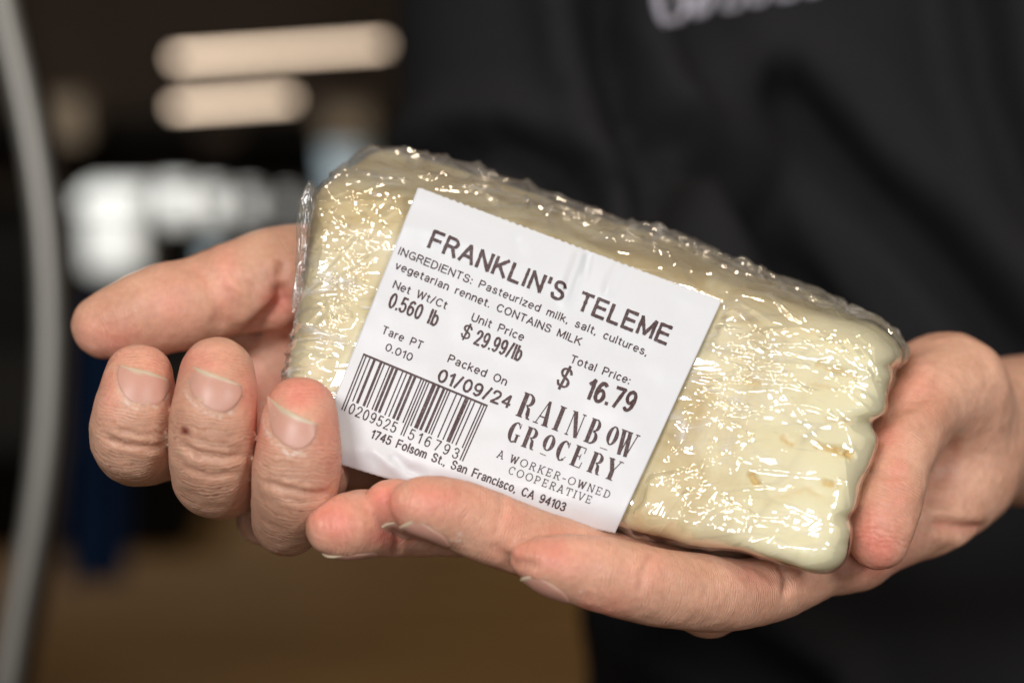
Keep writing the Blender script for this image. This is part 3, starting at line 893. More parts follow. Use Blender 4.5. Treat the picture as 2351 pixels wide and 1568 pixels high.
# cheese itself
V, F, t, N = block(280, 124, 60, 7.0, -0.3)
u, v = sheet(V); P2 = np.stack([u, v], 1)
slit = np.zeros(len(V)); disp = scallops(V, t, N)
for poly, w, dep in [([(1880, 1020), (1925, 1034), (1962, 1042)], 6, .9), ([(1935, 1035), (1958, 1045)], 8, 1.0), ([(1895, 1108), (1920, 1115)], 6, .8), ([(1728, 1090), (1738, 1106)], 7, .9),
                     ([(1800, 1005), (1816, 1018)], 7, .6), ([(1860, 880), (1900, 885)], 5, .3), ([(1720, 868), (1735, 880)], 10, .5), ([(1760, 1150), (1850, 1120), (1900, 1150)], 8, .25),
                     ([(1900, 960), (1960, 970)], 6, .3), ([(1880, 835), (1960, 860)], 5, .5), ([(1640, 905), (1655, 915)], 10, .3)]:
    d_, tt = seg_dist(P2, poly)
    d_ = d_ + 4.0 * vnoise(np.column_stack([u / 12, v / 9, 0 * u]), 77) + 3.0 * w * np.abs(tt - 0.5) ** 2 * (tt > 0) * (tt < 1)
    g_ = np.exp(-(np.maximum(d_, 0) / (1.15 * w)) ** 2) * (t[:, 2] < 0.4)
    slit = np.maximum(slit, g_ * min(1, dep)); disp -= g_ * dep
und = flatten_under(u, v, t[:, 2]); disp = disp * (1 - und) + (0.35 * vnoise(V / 16.0, 21) - 0.5) * und
V = V + N * disp[:, None]
cream = sstep(0.70, 0.95, t[:, 0] + 0.05 * vnoise(V / 8, 4)) * 0.9
cheese = mesh("cheese", cam2world(V), F, CHEESE, pack, attrs=dict(slit=slit, cream=cream))

# film: same block a little larger, crumpled
V, F, t, N = block(400, 176, 120, 7.0, 0.12)
disp = scallops(V, t, N, 1.0)
u, v = sheet(V); P2 = np.stack([u, v], 1)
x, y, z = t[:, 0], t[:, 1], t[:, 2]
wv = V + 1.8 * np.stack([vnoise(V / 5, 31), vnoise(V / 5, 32), vnoise(V / 5, 33)], 1)
rid = 1 - np.abs(vnoise(wv / 4.2, 41)); rid2 = 1 - np.abs(vnoise(wv / 2.0, 42))
tight = 1 - 0.55 * sstep(0.7, 0.9, x) * (z < 0.3)
topf = sstep(0.80, 0.98, y) * sstep(0.05, 0.3, z)
disp += (0.13 * rid ** 5) * tight + topf * (1.1 * (1 - np.abs(vnoise(wv / 5.5, 47))) ** 4 + 1.0 * np.abs(vnoise(V / 11, 44)))
rs = np.random.RandomState(5)
zones = [  # (u range, v range, angle deg mean, spread, count, length)
    ((690, 960), (440, 760), 25, 80, 120, (20, 130)),
    ((660, 880), (560, 760), 150, 25, 36, (50, 180)),
    ((640, 800), (740, 900), 5, 14, 46, (50, 200)),
    ((1620, 2070), (700, 900), 25, 28, 90, (40, 260)),
    ((1640, 1960), (880, 1080), 24, 30, 34, (50, 220)),
    ((1450, 1950), (1080, 1300), -14, 35, 70, (40, 220)),
    ((1480, 1720), (880, 1240), -50, 50, 80, (20, 90)),
    ((780, 1950), (380, 720), 20, 25, 80, (60, 280)),
]
front = z < 0.5
for (ur, vr, am, asp, cnt, (l0, l1)) in zones:
    for _ in range(int(cnt * 0.85)):
        cu, cv = rs.uniform(*ur), rs.uniform(*vr); an = math.radians(am + rs.normal() * asp); ln = rs.uniform(l0 * 1.3, l1 * 1.35) / 2
        bend = rs.normal() * 0.16
        w = rs.uniform(4.0, 8.0); hgt = rs.uniform(0.12, 0.46) * (ln / 60) ** 0.25
        du, dv = u - cu, v - cv
        sl = du * math.cos(an) + dv * math.sin(an)
        m = front & (np.abs(sl) < ln)
        if not m.any(): continue
        tr = -du[m] * math.sin(an) + dv[m] * math.cos(an) - bend * (sl[m] ** 2) / ln
        q = sl[m] / ln
        disp[m] += (1 - 0.45 * sstep(0.76, 0.88, x[m])) * hgt * (1 - q * q) * np.exp(-np.abs(tr / w) ** 1.4)
for _ in range(110):
    cx_, cz_ = rs.uniform(0.02, 0.98), rs.uniform(0.1, 1.0); an = rs.normal() * 0.55; ln = rs.uniform(0.04, 0.16)
    dx_ = (x - cx_) * 116; dz_ = (z - cz_) * 34
    sl = dx_ * math.cos(an) + dz_ * math.sin(an); tr = -dx_ * math.sin(an) + dz_ * math.cos(an)
    q = sl / (ln * 116)
    m = (y > 0.75) & (np.abs(q) < 1) & (np.abs(tr) < 4)
    disp[m] += rs.uniform(0.2, 0.7) * (1 - q[m] ** 2) * np.exp(-np.abs((tr[m] - 1.5 * q[m] ** 2) / rs.uniform(0.5, 0.9)) ** 1.3) * topf[m]
# pressed flat where the paper is stuck on
under = flatten_under(u, v, z)
base0 = 0.35 * vnoise(V / 16.0, 21)
disp = disp * (1 - under) + (base0 - 0.25) * under
V = V + N * disp[:, None]
crumple = np.clip((1 + 0.35 * sstep(0.45, 0.2, x)) * (1 - 0.85 * topf) * (1 - 0.75 * sstep(0.72, 0.86, x) * (z < 0.3)), 0, 1.4)
layers = np.clip(0.10 + 1.05 * topf + 0.35 * sstep(0.06, 0.0, x) + 0.30 * sstep(0.10, 0.03, x) * 0.6
                 + 0.22 * sstep(0.3, 0.8, vnoise(np.column_stack([u / 110, v / 110, 0 * u]), 61)) + 0.35 * sstep(0.9, 1.0, z), 0, 0.9)
layers *= 1 - 0.6 * sstep(0.8, 0.92, x) * (z < 0.3)
film = mesh("cling_film", cam2world(V), F, FILM, pack, attrs=dict(layers=layers, crumple=crumple))

# gathered ear of film at the upper left corner
a = np.linspace(0, 2 * np.pi, 41)[:-1]; hh = np.linspace(0, 1, 60)
EA = []
for h in hh:
    cx = 672 + 44 * h + 4 * math.sin(h * 6); cy = 720 - 298 * h
    r = (9 + 14 * h ** 3) * (1 - 0.75 * max(0, h - 0.86) / 0.14) * (1 - 0.9 * max(0, 0.1 - h) / 0.1)
    rr = r * (1 + 0.28 * np.sin(a * 5 + h * 7) + 0.14 * np.sin(a * 11 - h * 13))
    q = pc(cx + rr * np.cos(a), cy + 8 * np.sin(a * 3) * (h > .8), 7 + 0 * a); q[:, 2] += mmr(rr, 8) * np.sin(a) * 0.9
    EA.append(q)
EA = np.array(EA).reshape(-1, 3); nA = 40
ef = [(i * nA + j, i * nA + (j + 1) % nA, (i + 1) * nA + (j + 1) % nA, (i + 1) * nA + j) for i in range(len(hh) - 1) for j in range(nA)]
mesh("film_gather", cam2world(EA), np.array(ef), FILM, pack, attrs=dict(layers=np.full(len(EA), 0.42), crumple=np.full(len(EA), 0.8)))

# ------------------------------------------------------------------ price label
def label_dz(u, v):
    """surface of the paper"""
    dz = front_dz(u, v) - 0.95
    # bottom edge line of the block: the paper curls back near it
    e = v - (1072 + (u - 612) * (1350 - 1072) / (1925 - 612))
    dz = dz + 0.0006 * np.maximum(e + 95, 0) ** 2 * 0.9
    tp = v - (430 + (u - 960) * 0.373)
    dz = dz + 0.0007 * np.maximum(34 - tp, 0) ** 2 * 0.35
    # creases from the film under it and free waves
    def ridge(poly, w, h):
        P_ = np.stack([np.ravel(u), np.ravel(v)], 1); d, t_ = seg_dist(P_, poly)
        return (h * np.exp(-(d / w) ** 2) * sstep(1, 0.5, t_)).reshape(np.shape(u))
    dz = dz - ridge([(1330, 585), (1310, 640), (1290, 720)], 13, .8) + ridge([(1352, 590), (1340, 650)], 9, .6) - ridge([(1420, 610), (1400, 650), (1385, 700)], 14, .65)
    dz = dz - ridge([(930, 515), (1100, 570), (1250, 620)], 24, .35) + ridge([(1185, 560), (1200, 610)], 16, .3)
    dz = dz + ridge([(905, 1052), (935, 1078), (990, 1090)], 12, .8) - ridge([(860, 1035), (890, 1060), (940, 1092)], 15, .7)
    P3 = np.stack([u / 120, v / 120, 0 * u], -1)
    return dz + 0.34 * vnoise(P3, 71) + 0.13 * vnoise(P3 * 2.7, 72)


def lq(u, v, off=0.0):
    return pc(u, v, label_dz(np.asarray(u, float), np.asarray(v, float)) - off)


nu, nv = 150, 130
a = np.linspace(0, 1, nu + 1); b = np.linspace(0, 1, nv + 1)
A, Bg = np.meshgrid(a, b, indexing='ij')
TLc, TRc, BRc, BLc = [np.array(p, float) for p in ((960, 430), (1657, 690), (1412, 1224), (716, 1046))]
G = (TLc * (1 - A)[..., None] + TRc * A[..., None]) * (1 - Bg)[..., None] + (BLc * (1 - A)[..., None] + BRc * A[..., None]) * Bg[..., None]
# slight bow of the outline
G[..., 1] += 12 * np.sin(np.pi * A) * Bg ** 3
# torn serrated top edge
teeth = 3.0 * np.abs(((a * 46) % 1) - 0.5) * 2 - 1.5
G[:, 0, 1] += teeth + 1.2 * np.array([math.sin(k * 1.7) for k in range(nu + 1)]); G[:, -1, 1] += teeth * 0.6
top = lq(G[..., 0], G[..., 1]).reshape(-1, 3); bot = lq(G[..., 0], G[..., 1], -0.12).reshape(-1, 3)
i, j = np.meshgrid(np.arange(nu), np.arange(nv), indexing='ij'); q = (i * (nv + 1) + j).ravel(); K = len(top)
f1 = np.stack([q, q + 1, q + nv + 2, q + nv + 1], 1); f2 = f1[:, ::-1] + K
ring = [i_ * (nv + 1) for i_ in range(nu + 1)] + [nu * (nv + 1) + j_ for j_ in range(1, nv + 1)] + [i_ * (nv + 1) + nv for i_ in range(nu - 1, -1, -1)] + [j_ for j_ in range(nv - 1, 0, -1)]
f3 = np.array([(x_, y_, y_ + K, x_ + K) for x_, y_ in zip(ring, ring[1:] + ring[:1])])
plabel = mesh("price_label", cam2world(np.vstack([top, bot])), np.vstack([f1, f2, f3]), PAPER, pack)

UPV = np.array([0.372, -0.928])


def put(name, V2, faces):
    """V2 in sheet coordinates -> printed mesh lying on the paper"""
    V2 = np.asarray(V2, float)
    mesh(name, cam2world(lq(V2[:, 0], V2[:, 1], 0.13)), faces, INK, plabel, smooth=False)


def cr(*p): return catmull([(x, y, 0, 1) for x, y in p], 0.09)[:, :2].tolist()


def el(cx, cy, rx, ry, a0, a1, n=16):
    return [(cx + rx * math.cos(math.radians(a0 + (a1 - a0) * k / n)), cy + ry * math.sin(math.radians(a0 + (a1 - a0) * k / n))) for k in range(n + 1)]


SIX = cr((.5, .9), (.32, 1), (.12, .86), (.02, .5), (.05, .18), (.16, .03), (.3, 0), (.46, .07), (.55, .3), (.46, .53), (.3, .6), (.13, .53), (.03, .36))
SANS = {
    'A': (.72, [[(0, 0), (.36, 1)], [(.36, 1), (.72, 0)], [(.13, .34), (.59, .34)]]),
    'C': (.68, [el(.37, .5, .35, .49, 42, 318)]),
    'D': (.64, [[(0, 0), (0, 1)], [(0, 1), (.28, 1)] + el(.28, .5, .35, .5, 90, -90) + [(0, 0)]]),
    'E': (.58, [[(0, 0), (0, 1)], [(0, 1), (.57, 1)], [(0, .53), (.53, .53)], [(0, 0), (.59, 0)]]),
    'F': (.56, [[(0, 0), (0, 1)], [(0, 1), (.56, 1)], [(0, .52), (.5, .52)]]),
    'G': (.70, [el(.37, .5, .35, .49, 48, 330), [(.70, .02), (.70, .45)], [(.70, .45), (.42, .45)]]),
    'I': (.04, [[(.02, 0), (.02, 1)]]),
    'K': (.66, [[(0, 0), (0, 1)], [(0, .36), (.62, 1)], [(.22, .57), (.66, 0)]]),
    'L': (.52, [[(0, 1), (0, 0)], [(0, 0), (.52, 0)]]),
    'M': (.78, [[(0, 0), (0, 1)], [(0, 1), (.39, .08)], [(.39, .08), (.78, 1)], [(.78, 1), (.78, 0)]]),
    'N': (.64, [[(0, 0), (0, 1)], [(0, 1), (.64, 0)], [(.64, 0), (.64, 1)]]),
    'O': (.74, [el(.37, .5, .36, .49, 0, 360, 24)]),
    'P': (.58, [[(0, 0), (0, 1)], [(0, 1), (.3, 1)] + el(.32, .74, .26, .26, 90, -90) + [(0, .48)]]),
    'R': (.62, [[(0, 0), (0, 1)], [(0, 1), (.3, 1)] + el(.33, .75, .26, .25, 90, -90) + [(0, .5)], [(.36, .5), (.62, 0)]]),
    'S': (.62, [cr((.57, .78), (.48, .95), (.3, 1), (.12, .95), (.05, .78), (.13, .6), (.32, .52), (.52, .44), (.6, .25), (.5, .05), (.3, 0), (.1, .05), (.02, .24))]),
    'T': (.60, [[(.3, 0), (.3, 1)], [(0, 1), (.6, 1)]]),
    'U': (.62, [[(0, 1), (0, .3)] + el(.31, .3, .31, .31, 180, 360) + [(.62, 1)]]),
    'W': (.92, [[(0, 1), (.22, 0)], [(.22, 0), (.46, .95)], [(.46, .95), (.7, 0)], [(.7, 0), (.92, 1)]]),
    'H': (.6, [[(0, 0), (0, 1)], [(.6, 0), (.6, 1)], [(0, .52), (.6, .52)]]),
    '0': (.56, [el(.28, .5, .27, .5, 0, 360, 24)]), '1': (.26, [[(.0, .76), (.24, 1)], [(.24, 1), (.24, 0)]]),
    '2': (.56, [cr((.02, .74), (.1, .94), (.28, 1), (.48, .92), (.53, .72), (.4, .46), (.02, .02)), [(.0, 0), (.56, 0)]]),
    '3': (.54, [cr((.02, .8), (.12, .96), (.28, 1), (.46, .9), (.48, .7), (.38, .56), (.22, .53)), cr((.22, .53), (.42, .48), (.53, .3), (.46, .08), (.27, 0), (.1, .04), (.0, .2))]),
    '4': (.58, [[(.44, 0), (.44, 1)], [(.44, 1), (.0, .28)], [(0, .28), (.58, .28)]]),
    '5': (.54, [[(.48, 1), (.09, 1)], [(.09, 1), (.04, .52)], cr((.04, .52), (.16, .6), (.3, .62), (.48, .52), (.53, .3), (.45, .08), (.26, 0), (.08, .05), (.0, .18))]),
    '6': (.56, [SIX]), '9': (.56, [[(.56 - x, 1 - y) for x, y in SIX]]), '7': (.54, [[(0, 1), (.54, 1)], [(.54, 1), (.2, 0)]]),
    '$': (.60, [cr((.57, .74), (.48, .87), (.3, .9), (.12, .86), (.06, .72), (.14, .58), (.32, .51), (.52, .43), (.58, .27), (.5, .13), (.3, .1), (.1, .14), (.02, .28)), [(.36, 1.04), (.24, -.04)]]),
    '.': (.06, [[(.0, .03), (.07, .03)]]), ',': (.08, [[(.05, .06), (.0, -.14)]]), ':': (.06, [[(0, .04), (.07, .04)], [(0, .6), (.07, .6)]]), "'": (.06, [[(.03, 1.02), (.03, .72)]]),
    '/': (.36, [[(0, -.04), (.36, 1.04)]]), ' ': (.42, []),
    'a': (.50, [cr((.05, .55), (.15, .69), (.28, .72), (.43, .64), (.46, .46)), [(.46, .5), (.46, 0)], cr((.46, .42), (.2, .36), (.03, .2), (.14, .02), (.32, .03), (.46, .18))]),
    'b': (.5, [[(0, 0), (0, 1.02)], el(.25, .36, .25, .36, 0, 360, 18)]), 'c': (.46, [el(.25, .36, .24, .36, 45, 315, 14)]),
    'd': (.5, [[(.5, 0), (.5, 1.02)], el(.25, .36, .25, .36, 0, 360, 18)]), 'e': (.5, [el(.25, .36, .25, .36, 0, 310, 18), [(0, .37), (.5, .37)]]),
    'g': (.5, [el(.25, .38, .24, .34, 0, 360, 18), cr((.5, .7), (.5, .3), (.48, -.1), (.3, -.24), (.08, -.18))]),
    'i': (.04, [[(.02, 0), (.02, .7)], [(.02, .86), (.02, .95)]]), 'k': (.46, [[(0, 0), (0, 1.02)], [(0, .25), (.42, .7)], [(.16, .42), (.46, 0)]]),
    'l': (.04, [[(.02, 0), (.02, 1.02)]]), 'm': (.76, [[(0, 0), (0, .7)], cr((0, .5), (.16, .7), (.32, .66), (.38, .46)) + [(.38, 0)], cr((.38, .5), (.54, .7), (.7, .66), (.76, .46)) + [(.76, 0)]]),
    'n': (.46, [[(0, 0), (0, .7)], cr((0, .48), (.16, .7), (.36, .68), (.46, .48)) + [(.46, 0)]]), 'o': (.52, [el(.26, .36, .26, .36, 0, 360, 18)]),
    'r': (.28, [[(0, 0), (0, .7)], cr((0, .46), (.1, .65), (.28, .7))]),
    's': (.44, [cr((.4, .56), (.3, .69), (.2, .72), (.06, .62), (.06, .46), (.22, .37), (.4, .28), (.42, .1), (.24, 0), (.08, .04), (.01, .16))]),
    't': (.28, [[(.12, .92), (.12, .1)], [(.12, .1), (.28, .0)], [(0, .7), (.28, .7)]]),
    'u': (.46, [cr((0, .7), (0, .25), (.1, .03), (.28, .02), (.46, .2)), [(.46, 0), (.46, .7)]]), 'v': (.46, [[(0, .7), (.23, 0)], [(.23, 0), (.46, .7)]]),
    'z': (.42, [[(0, .7), (.42, .7)], [(.42, .7), (0, 0)], [(0, 0), (.44, 0)]]),
}


def line(s, p0, p1, h, w=2.6, gap=0.24, up=None):
    """monoline sans lettering fitted between two baseline points; w = stroke width in sheet units"""
    p0 = np.array(p0, float); ex = np.array(p1, float) - p0; up_ = (UPV if up is None else np.array(up)) * h
    tot = sum(SANS[c][0] + gap for c in s) - gap
    Vx, Fx = [], []; x = 0.0
    for c in s:
        wd, strokes = SANS[c]
        for st in strokes:
            if len(st) == 2:
                st = [(st[0][0] * (1 - k_ / 6) + st[1][0] * k_ / 6, st[0][1] * (1 - k_ / 6) + st[1][1] * k_ / 6) for k_ in range(7)]
            P = np.array([p0 + ex * ((x + a_) / tot) + up_ * b_ for a_, b_ in st])
            closed = np.linalg.norm(P[0] - P[-1]) < 1e-6
            D = np.diff(P, axis=0); D /= np.linalg.norm(D, axis=1, keepdims=True) + 1e-9
            T_ = np.vstack([D[:1], D[:-1] + D[1:], D[-1:]])
            if closed: T_[0] = T_[-1] = D[0] + D[-1]
            T_ /= np.linalg.norm(T_, axis=1, keepdims=True) + 1e-9
            Nn = np.column_stack([-T_[:, 1], T_[:, 0]]) * w / 2
            if not closed: P[0] -= T_[0] * w * .3; P[-1] += T_[-1] * w * .3
            jit = 1 + 0.10 * RS.randn(len(P))[:, None]
            k = len(Vx)
            for a_, b_ in zip(P + Nn * jit, P - Nn * jit): Vx.append(a_); Vx.append(b_)
            for q in range(len(P) - 1): Fx.append((k + 2 * q, k + 2 * q + 1, k + 2 * q + 3, k + 2 * q + 2))
        x += wd + gap
    put("printed_line", Vx, Fx)


line("FRANKLIN'S", (984, 567), (1288, 690), 39, 7.6, .30)
line("TELEME", (1325, 708), (1528, 789), 39, 7.6, .30)
line("INGREDIENTS: Pasteurized milk, salt, cultures,", (914, 583), (1483, 816), 16.5, 2.7, .27)
line("vegetarian rennet. CONTAINS MILK", (907, 616), (1331, 792), 16.5, 2.8, .27)
line("Net Wt/Ct", (902, 660), (1022, 709), 17, 2.8, .25)
line("0.560 lb", (891, 703), (999, 748), 32, 5.0, .30)
line("Tare PT", (876, 764), (966, 801), 17, 2.7, .3)
line("0.010", (884, 803), (943, 828), 16, 2.7, .25)
line("Unit Price", (1082, 735), (1199, 782), 17, 2.8, .27)
line("$", (1056, 775), (1074, 782), 36, 4.2)
line("29.99/lb", (1088, 788), (1191, 828), 32, 4.9, .32)
line("Packed On", (1028, 830), (1160, 884), 17, 2.8, .28)
line("01/09/24", (1004, 873), (1167, 936), 27, 5.2, .28)
line("Total Price:", (1309, 831), (1443, 881), 17, 2.8, .27)
line("$", (1275, 886), (1299, 896), 52, 6.0)
line("16.79", (1344, 912), (1448, 945), 44, 8.2, .30)
line("0209525", (799, 947), (905, 993), 23, 2.7, .36)
line("516793", (936, 1006), (1048, 1053), 23, 2.7, .55)
line("1745 Folsom St., San Francisco, CA 94103", (851, 1004), (1294, 1173), 18.5, 3.3, .27)

# barcode
Lc = {'0': '0001101', '1': '0011001', '2': '0010011', '3': '0111101', '4': '0100011', '5': '0110001', '6': '0101111', '7': '0111011', '8': '0110111', '9': '0001011'}
bits = '101' + ''.join(Lc[c] for c in '209525') + '01010' + ''.join(''.join('1' if k == '0' else '0' for k in Lc[c]) for c in '516793') + '101'
V2, F2 = [], []


def quadstrip(p00, p10, p01, p11, n=6):
    """ruled quad from (p00,p10) at the top to (p01,p11) at the bottom"""
    k = len(V2)
    for s_ in np.linspace(0, 1, n + 1):
        V2.append(np.array(p00) * (1 - s_) + np.array(p01) * s_); V2.append(np.array(p10) * (1 - s_) + np.array(p11) * s_)
    for s_ in range(n): F2.append((k + 2 * s_, k + 2 * s_ + 1, k + 2 * s_ + 3, k + 2 * s_ + 2))


tA, tB = np.array([834., 812.]), np.array([1120., 931.]); bA, bB = np.array([783., 940.]), np.array([1063., 1059.])
i0 = 0
while i0 < 95:
    if bits[i0] == '1':
        i1 = i0
        while i1 < 95 and bits[i1] == '1': i1 += 1
        guard = i0 < 3 or i0 > 91 or 45 <= i0 < 50
        e = 1.0 if guard else 0.80
        x0, x1 = (i0 + 0.08) / 95, (i1 - 0.08) / 95
        q0, q1 = tA + (tB - tA) * x0, tA + (tB - tA) * x1
        r0, r1 = bA + (bB - bA) * x0, bA + (bB - bA) * x1
        quadstrip(q0, q1, q0 + (r0 - q0) * e, q1 + (r1 - q1) * e)
        i0 = i1
    else:
        i0 += 1
put("barcode", V2, F2)
V2, F2 = [], []
d_ = (bA - tA) / np.linalg.norm(bA - tA)
for k in range(24):
    s0, s1 = k / 24, (k + 0.97) / 24
    quadstrip(tA + (tB - tA) * s0 - d_ * 1.5, tA + (tB - tA) * s1 - d_ * 1.5, tA + (tB - tA) * s0 + d_ * 3.2, tA + (tB - tA) * s1 + d_ * 3.2, 1)
put("barcode_bar", V2, F2)

# hand-drawn display serif letters: strokes (x, y, width) in a unit box
TT, tt = 0.30, 0.055


def serif(x0, x1, y): return [(x0, y, 0.045), (x1, y, 0.045)]


def arc(cx, cy, rx, ry, a0, a1, w0, w1, n=12):
    o = []
    for k in range(n + 1):
        s_ = k / n; an = math.radians(a0 + (a1 - a0) * s_)
        w = w0 + (w1 - w0) * abs(math.cos(an)) ** 1.5
        o.append((cx + rx * math.cos(an), cy + ry * math.sin(an), w))
    return o


DID = {
    'R': [[(.24, 0, TT), (.24, 1, TT)], serif(.02, .46, .02), serif(.02, .5, .98), arc(.45, .75, .33, .235, 90, -90, .05, .26), [(.5, .5, .05), (.68, .42, .2), (.74, .2, .26), (.8, .04, .16), (.98, .03, .05)]],
    'A': [[(.62, 1, .16), (.84, 0, TT)], [(.58, 1, tt), (.18, 0, tt)], serif(.02, .36, .02), serif(.6, 1.05, .02), [(.28, .32, tt), (.72, .32, tt)]],
    'I': [[(.5, 0, .62), (.5, 1, .62)], serif(.0, 1, .02), serif(.0, 1, .98)],
    'N': [[(.12, 0, tt), (.12, 1, tt)], [(.2, 1, .28), (.8, 0, .24)], [(.86, 0, tt), (.86, 1, tt)], serif(.0, .26, .02), serif(.0, .2, .98), serif(.72, 1, .98)],
    'B': [[(.24, 0, TT), (.24, 1, TT)], arc(.45, .75, .3, .235, 90, -90, .05, .26), arc(.45, .26, .36, .245, 90, -90, .05, .28), serif(.02, .5, .02), serif(.02, .5, .98)],
    'O': [arc(.5, .5, .34, .47, 0, 360, .06, .34, 28)],
    'W': [[(.16, 1, .22), (.34, 0, .2)], [(.5, .95, tt), (.37, 0, tt)], [(.5, 1, .22), (.7, 0, .2)], [(.95, 1, tt), (.72, 0, tt)], serif(.0, .66, .98), serif(.84, 1.08, .98)],
    'G': [arc(.5, .5, .34, .47, 60, 300, .06, .36, 20), [(.78, .05, .2), (.78, .42, .2)], serif(.6, 1, .42), [(.8, .98, .045), (.8, .72, .045)], [(.62, .93, .05), (.8, .76, .08)]],
    'C': [arc(.5, .5, .34, .47, 50, 310, .06, .36, 20), [(.84, .98, .045), (.84, .7, .045)], [(.68, .9, .05), (.84, .74, .08)], [(.7, .1, .05), (.86, .28, .05)]],
    'E': [[(.26, 0, TT), (.26, 1, TT)], serif(.02, .88, .02), serif(.02, .84, .98), [(.4, .52, .05), (.62, .52, .05)], [(.62, .38, .05), (.62, .66, .05)], [(.84, .98, .06), (.84, .72, .06)], [(.86, .02, .06), (.9, .3, .06)]],
    'Y': [[(.18, 1, .26), (.48, .45, .28), (.48, 0, .28)], [(.86, 1, tt), (.54, .46, tt)], serif(.0, .42, .98), serif(.7, 1.02, .98), serif(.26, .72, .02)],
}
s2 = 0.13
SLAB = {
    'A': [[(.12, 0, s2), (.5, 1, s2)], [(.88, 0, s2), (.5, 1, s2)], [(.25, .33, s2 * .8), (.75, .33, s2 * .8)], [(-.02, .04, .09), (.3, .04, .09)], [(.7, .04, .09), (1.02, .04, .09)], [(.3, .97, .09), (.6, .97, .09)]],
    'W': [[(.12, 1, s2), (.3, 0, s2)], [(.3, 0, s2), (.5, .9, s2)], [(.5, .9, s2), (.7, 0, s2)], [(.7, 0, s2), (.88, 1, s2)], [(0, .97, .08), (.26, .97, .08)], [(.74, .97, .08), (1, .97, .08)]],
    'O': [arc(.5, .5, .42, .46, 0, 360, .10, .11, 24)],
    'R': [[(.2, 0, s2), (.2, 1, s2)], arc(.5, .74, .28, .22, 90, -90, .11, .12), [(.2, .96, .11), (.5, .96, .11)], [(.2, .52, .11), (.5, .52, .11)], [(.5, .5, s2), (.85, 0, s2)], [(.04, .04, .08), (.38, .04, .08)], [(.7, .04, .08), (1, .04, .08)]],
    'K': [[(.2, 0, s2), (.2, 1, s2)], [(.25, .42, .12), (.82, 1, .12)], [(.42, .55, .13), (.86, 0, .13)], [(.04, .04, .08), (.38, .04, .08)], [(.04, .97, .08), (.36, .97, .08)], [(.66, .97, .08), (1, .97, .08)], [(.7, .04, .08), (1, .04, .08)]],
    'E': [[(.2, 0, s2), (.2, 1, s2)], [(.04, .05, .1), (.86, .05, .1)], [(.04, .95, .1), (.82, .95, .1)], [(.2, .5, .09), (.66, .5, .09)], [(.84, .0, .09), (.86, .28, .09)], [(.82, 1, .09), (.82, .74, .09)], [(.64, .38, .07), (.64, .62, .07)]],
    'N': [[(.16, 0, .11), (.16, 1, .11)], [(.16, 1, .13), (.84, 0, .13)], [(.84, 0, .11), (.84, 1, .11)], [(.02, .04, .08), (.32, .04, .08)], [(.02, .97, .08), (.2, .97, .08)], [(.68, .97, .08), (1, .97, .08)]],
    'D': [[(.2, 0, s2), (.2, 1, s2)], arc(.42, .5, .44, .45, 90, -90, .11, .12), [(.04, .05, .1), (.42, .05, .1)], [(.04, .95, .1), (.42, .95, .1)]],
    'C': [arc(.52, .5, .42, .46, 45, 315, .10, .11, 20), [(.84, .98, .09), (.84, .68, .09)]],
    'P': [[(.2, 0, s2), (.2, 1, s2)], arc(.5, .71, .3, .25, 90, -90, .11, .12), [(.04, .96, .11), (.5, .96, .11)], [(.2, .46, .11), (.5, .46, .11)], [(.02, .04, .08), (.42, .04, .08)]],
    'T': [[(.5, 0, s2), (.5, 1, s2)], [(.04, .95, .1), (.96, .95, .1)], [(.06, 1, .09), (.06, .7, .09)], [(.94, 1, .09), (.94, .7, .09)], [(.3, .04, .08), (.7, .04, .08)]],
    'I': [[(.5, 0, .34), (.5, 1, .34)], [(.05, .04, .08), (.95, .04, .08)], [(.05, .97, .08), (.95, .97, .08)]],
    'V': [[(.12, 1, s2), (.5, 0, s2)], [(.88, 1, s2), (.5, 0, s2)], [(-.02, .97, .08), (.3, .97, .08)], [(.7, .97, .08), (1.02, .97, .08)]],
    '-': [[(.1, .42, .12), (.9, .42, .12)]],
}


def glyph(g, x0, x1, y0, y1, p0, ex, up, h):
    for st in g:
        pts = np.array(st)
        asp = ((x1 - x0) * np.linalg.norm(ex)) / ((y1 - y0) * h)    # width in units of height
        X = np.column_stack([pts[:, 0] * asp, pts[:, 1]])
        dd = np.gradient(X, axis=0) if len(X) > 2 else np.repeat((X[1] - X[0])[None], 2, 0)
        dd /= np.linalg.norm(dd, axis=1, keepdims=True) + 1e-9
        nn = np.column_stack([-dd[:, 1], dd[:, 0]])
        wx = pts[:, 2] * np.where(np.abs(dd[:, 1]) > 0.5, asp, 1.0) * 0.5
        a_, b_ = X + nn * wx[:, None], X - nn * wx[:, None]
        k = len(V2)
        for p in np.stack([a_, b_], 1).reshape(-1, 2):
            xx = x0 + (p[0] / asp) * (x1 - x0); yy = y0 + p[1] * (y1 - y0)
            V2.append(p0 + ex * xx + up * h * yy)
        for s_ in range(len(X) - 1): F2.append((k + 2 * s_, k + 2 * s_ + 1, k + 2 * s_ + 3, k + 2 * s_ + 2))


def dline(items, p0, p1, h, up=UPV, font=DID):
    global V2, F2
    V2, F2 = [], []
    p0 = np.array(p0, float); ex = np.array(p1, float) - p0
    for ch, x0, x1, y0, y1 in items: glyph(font[ch], x0, x1, y0, y1, p0, ex, np.array(up), h)
    put("printed_line", V2, F2)


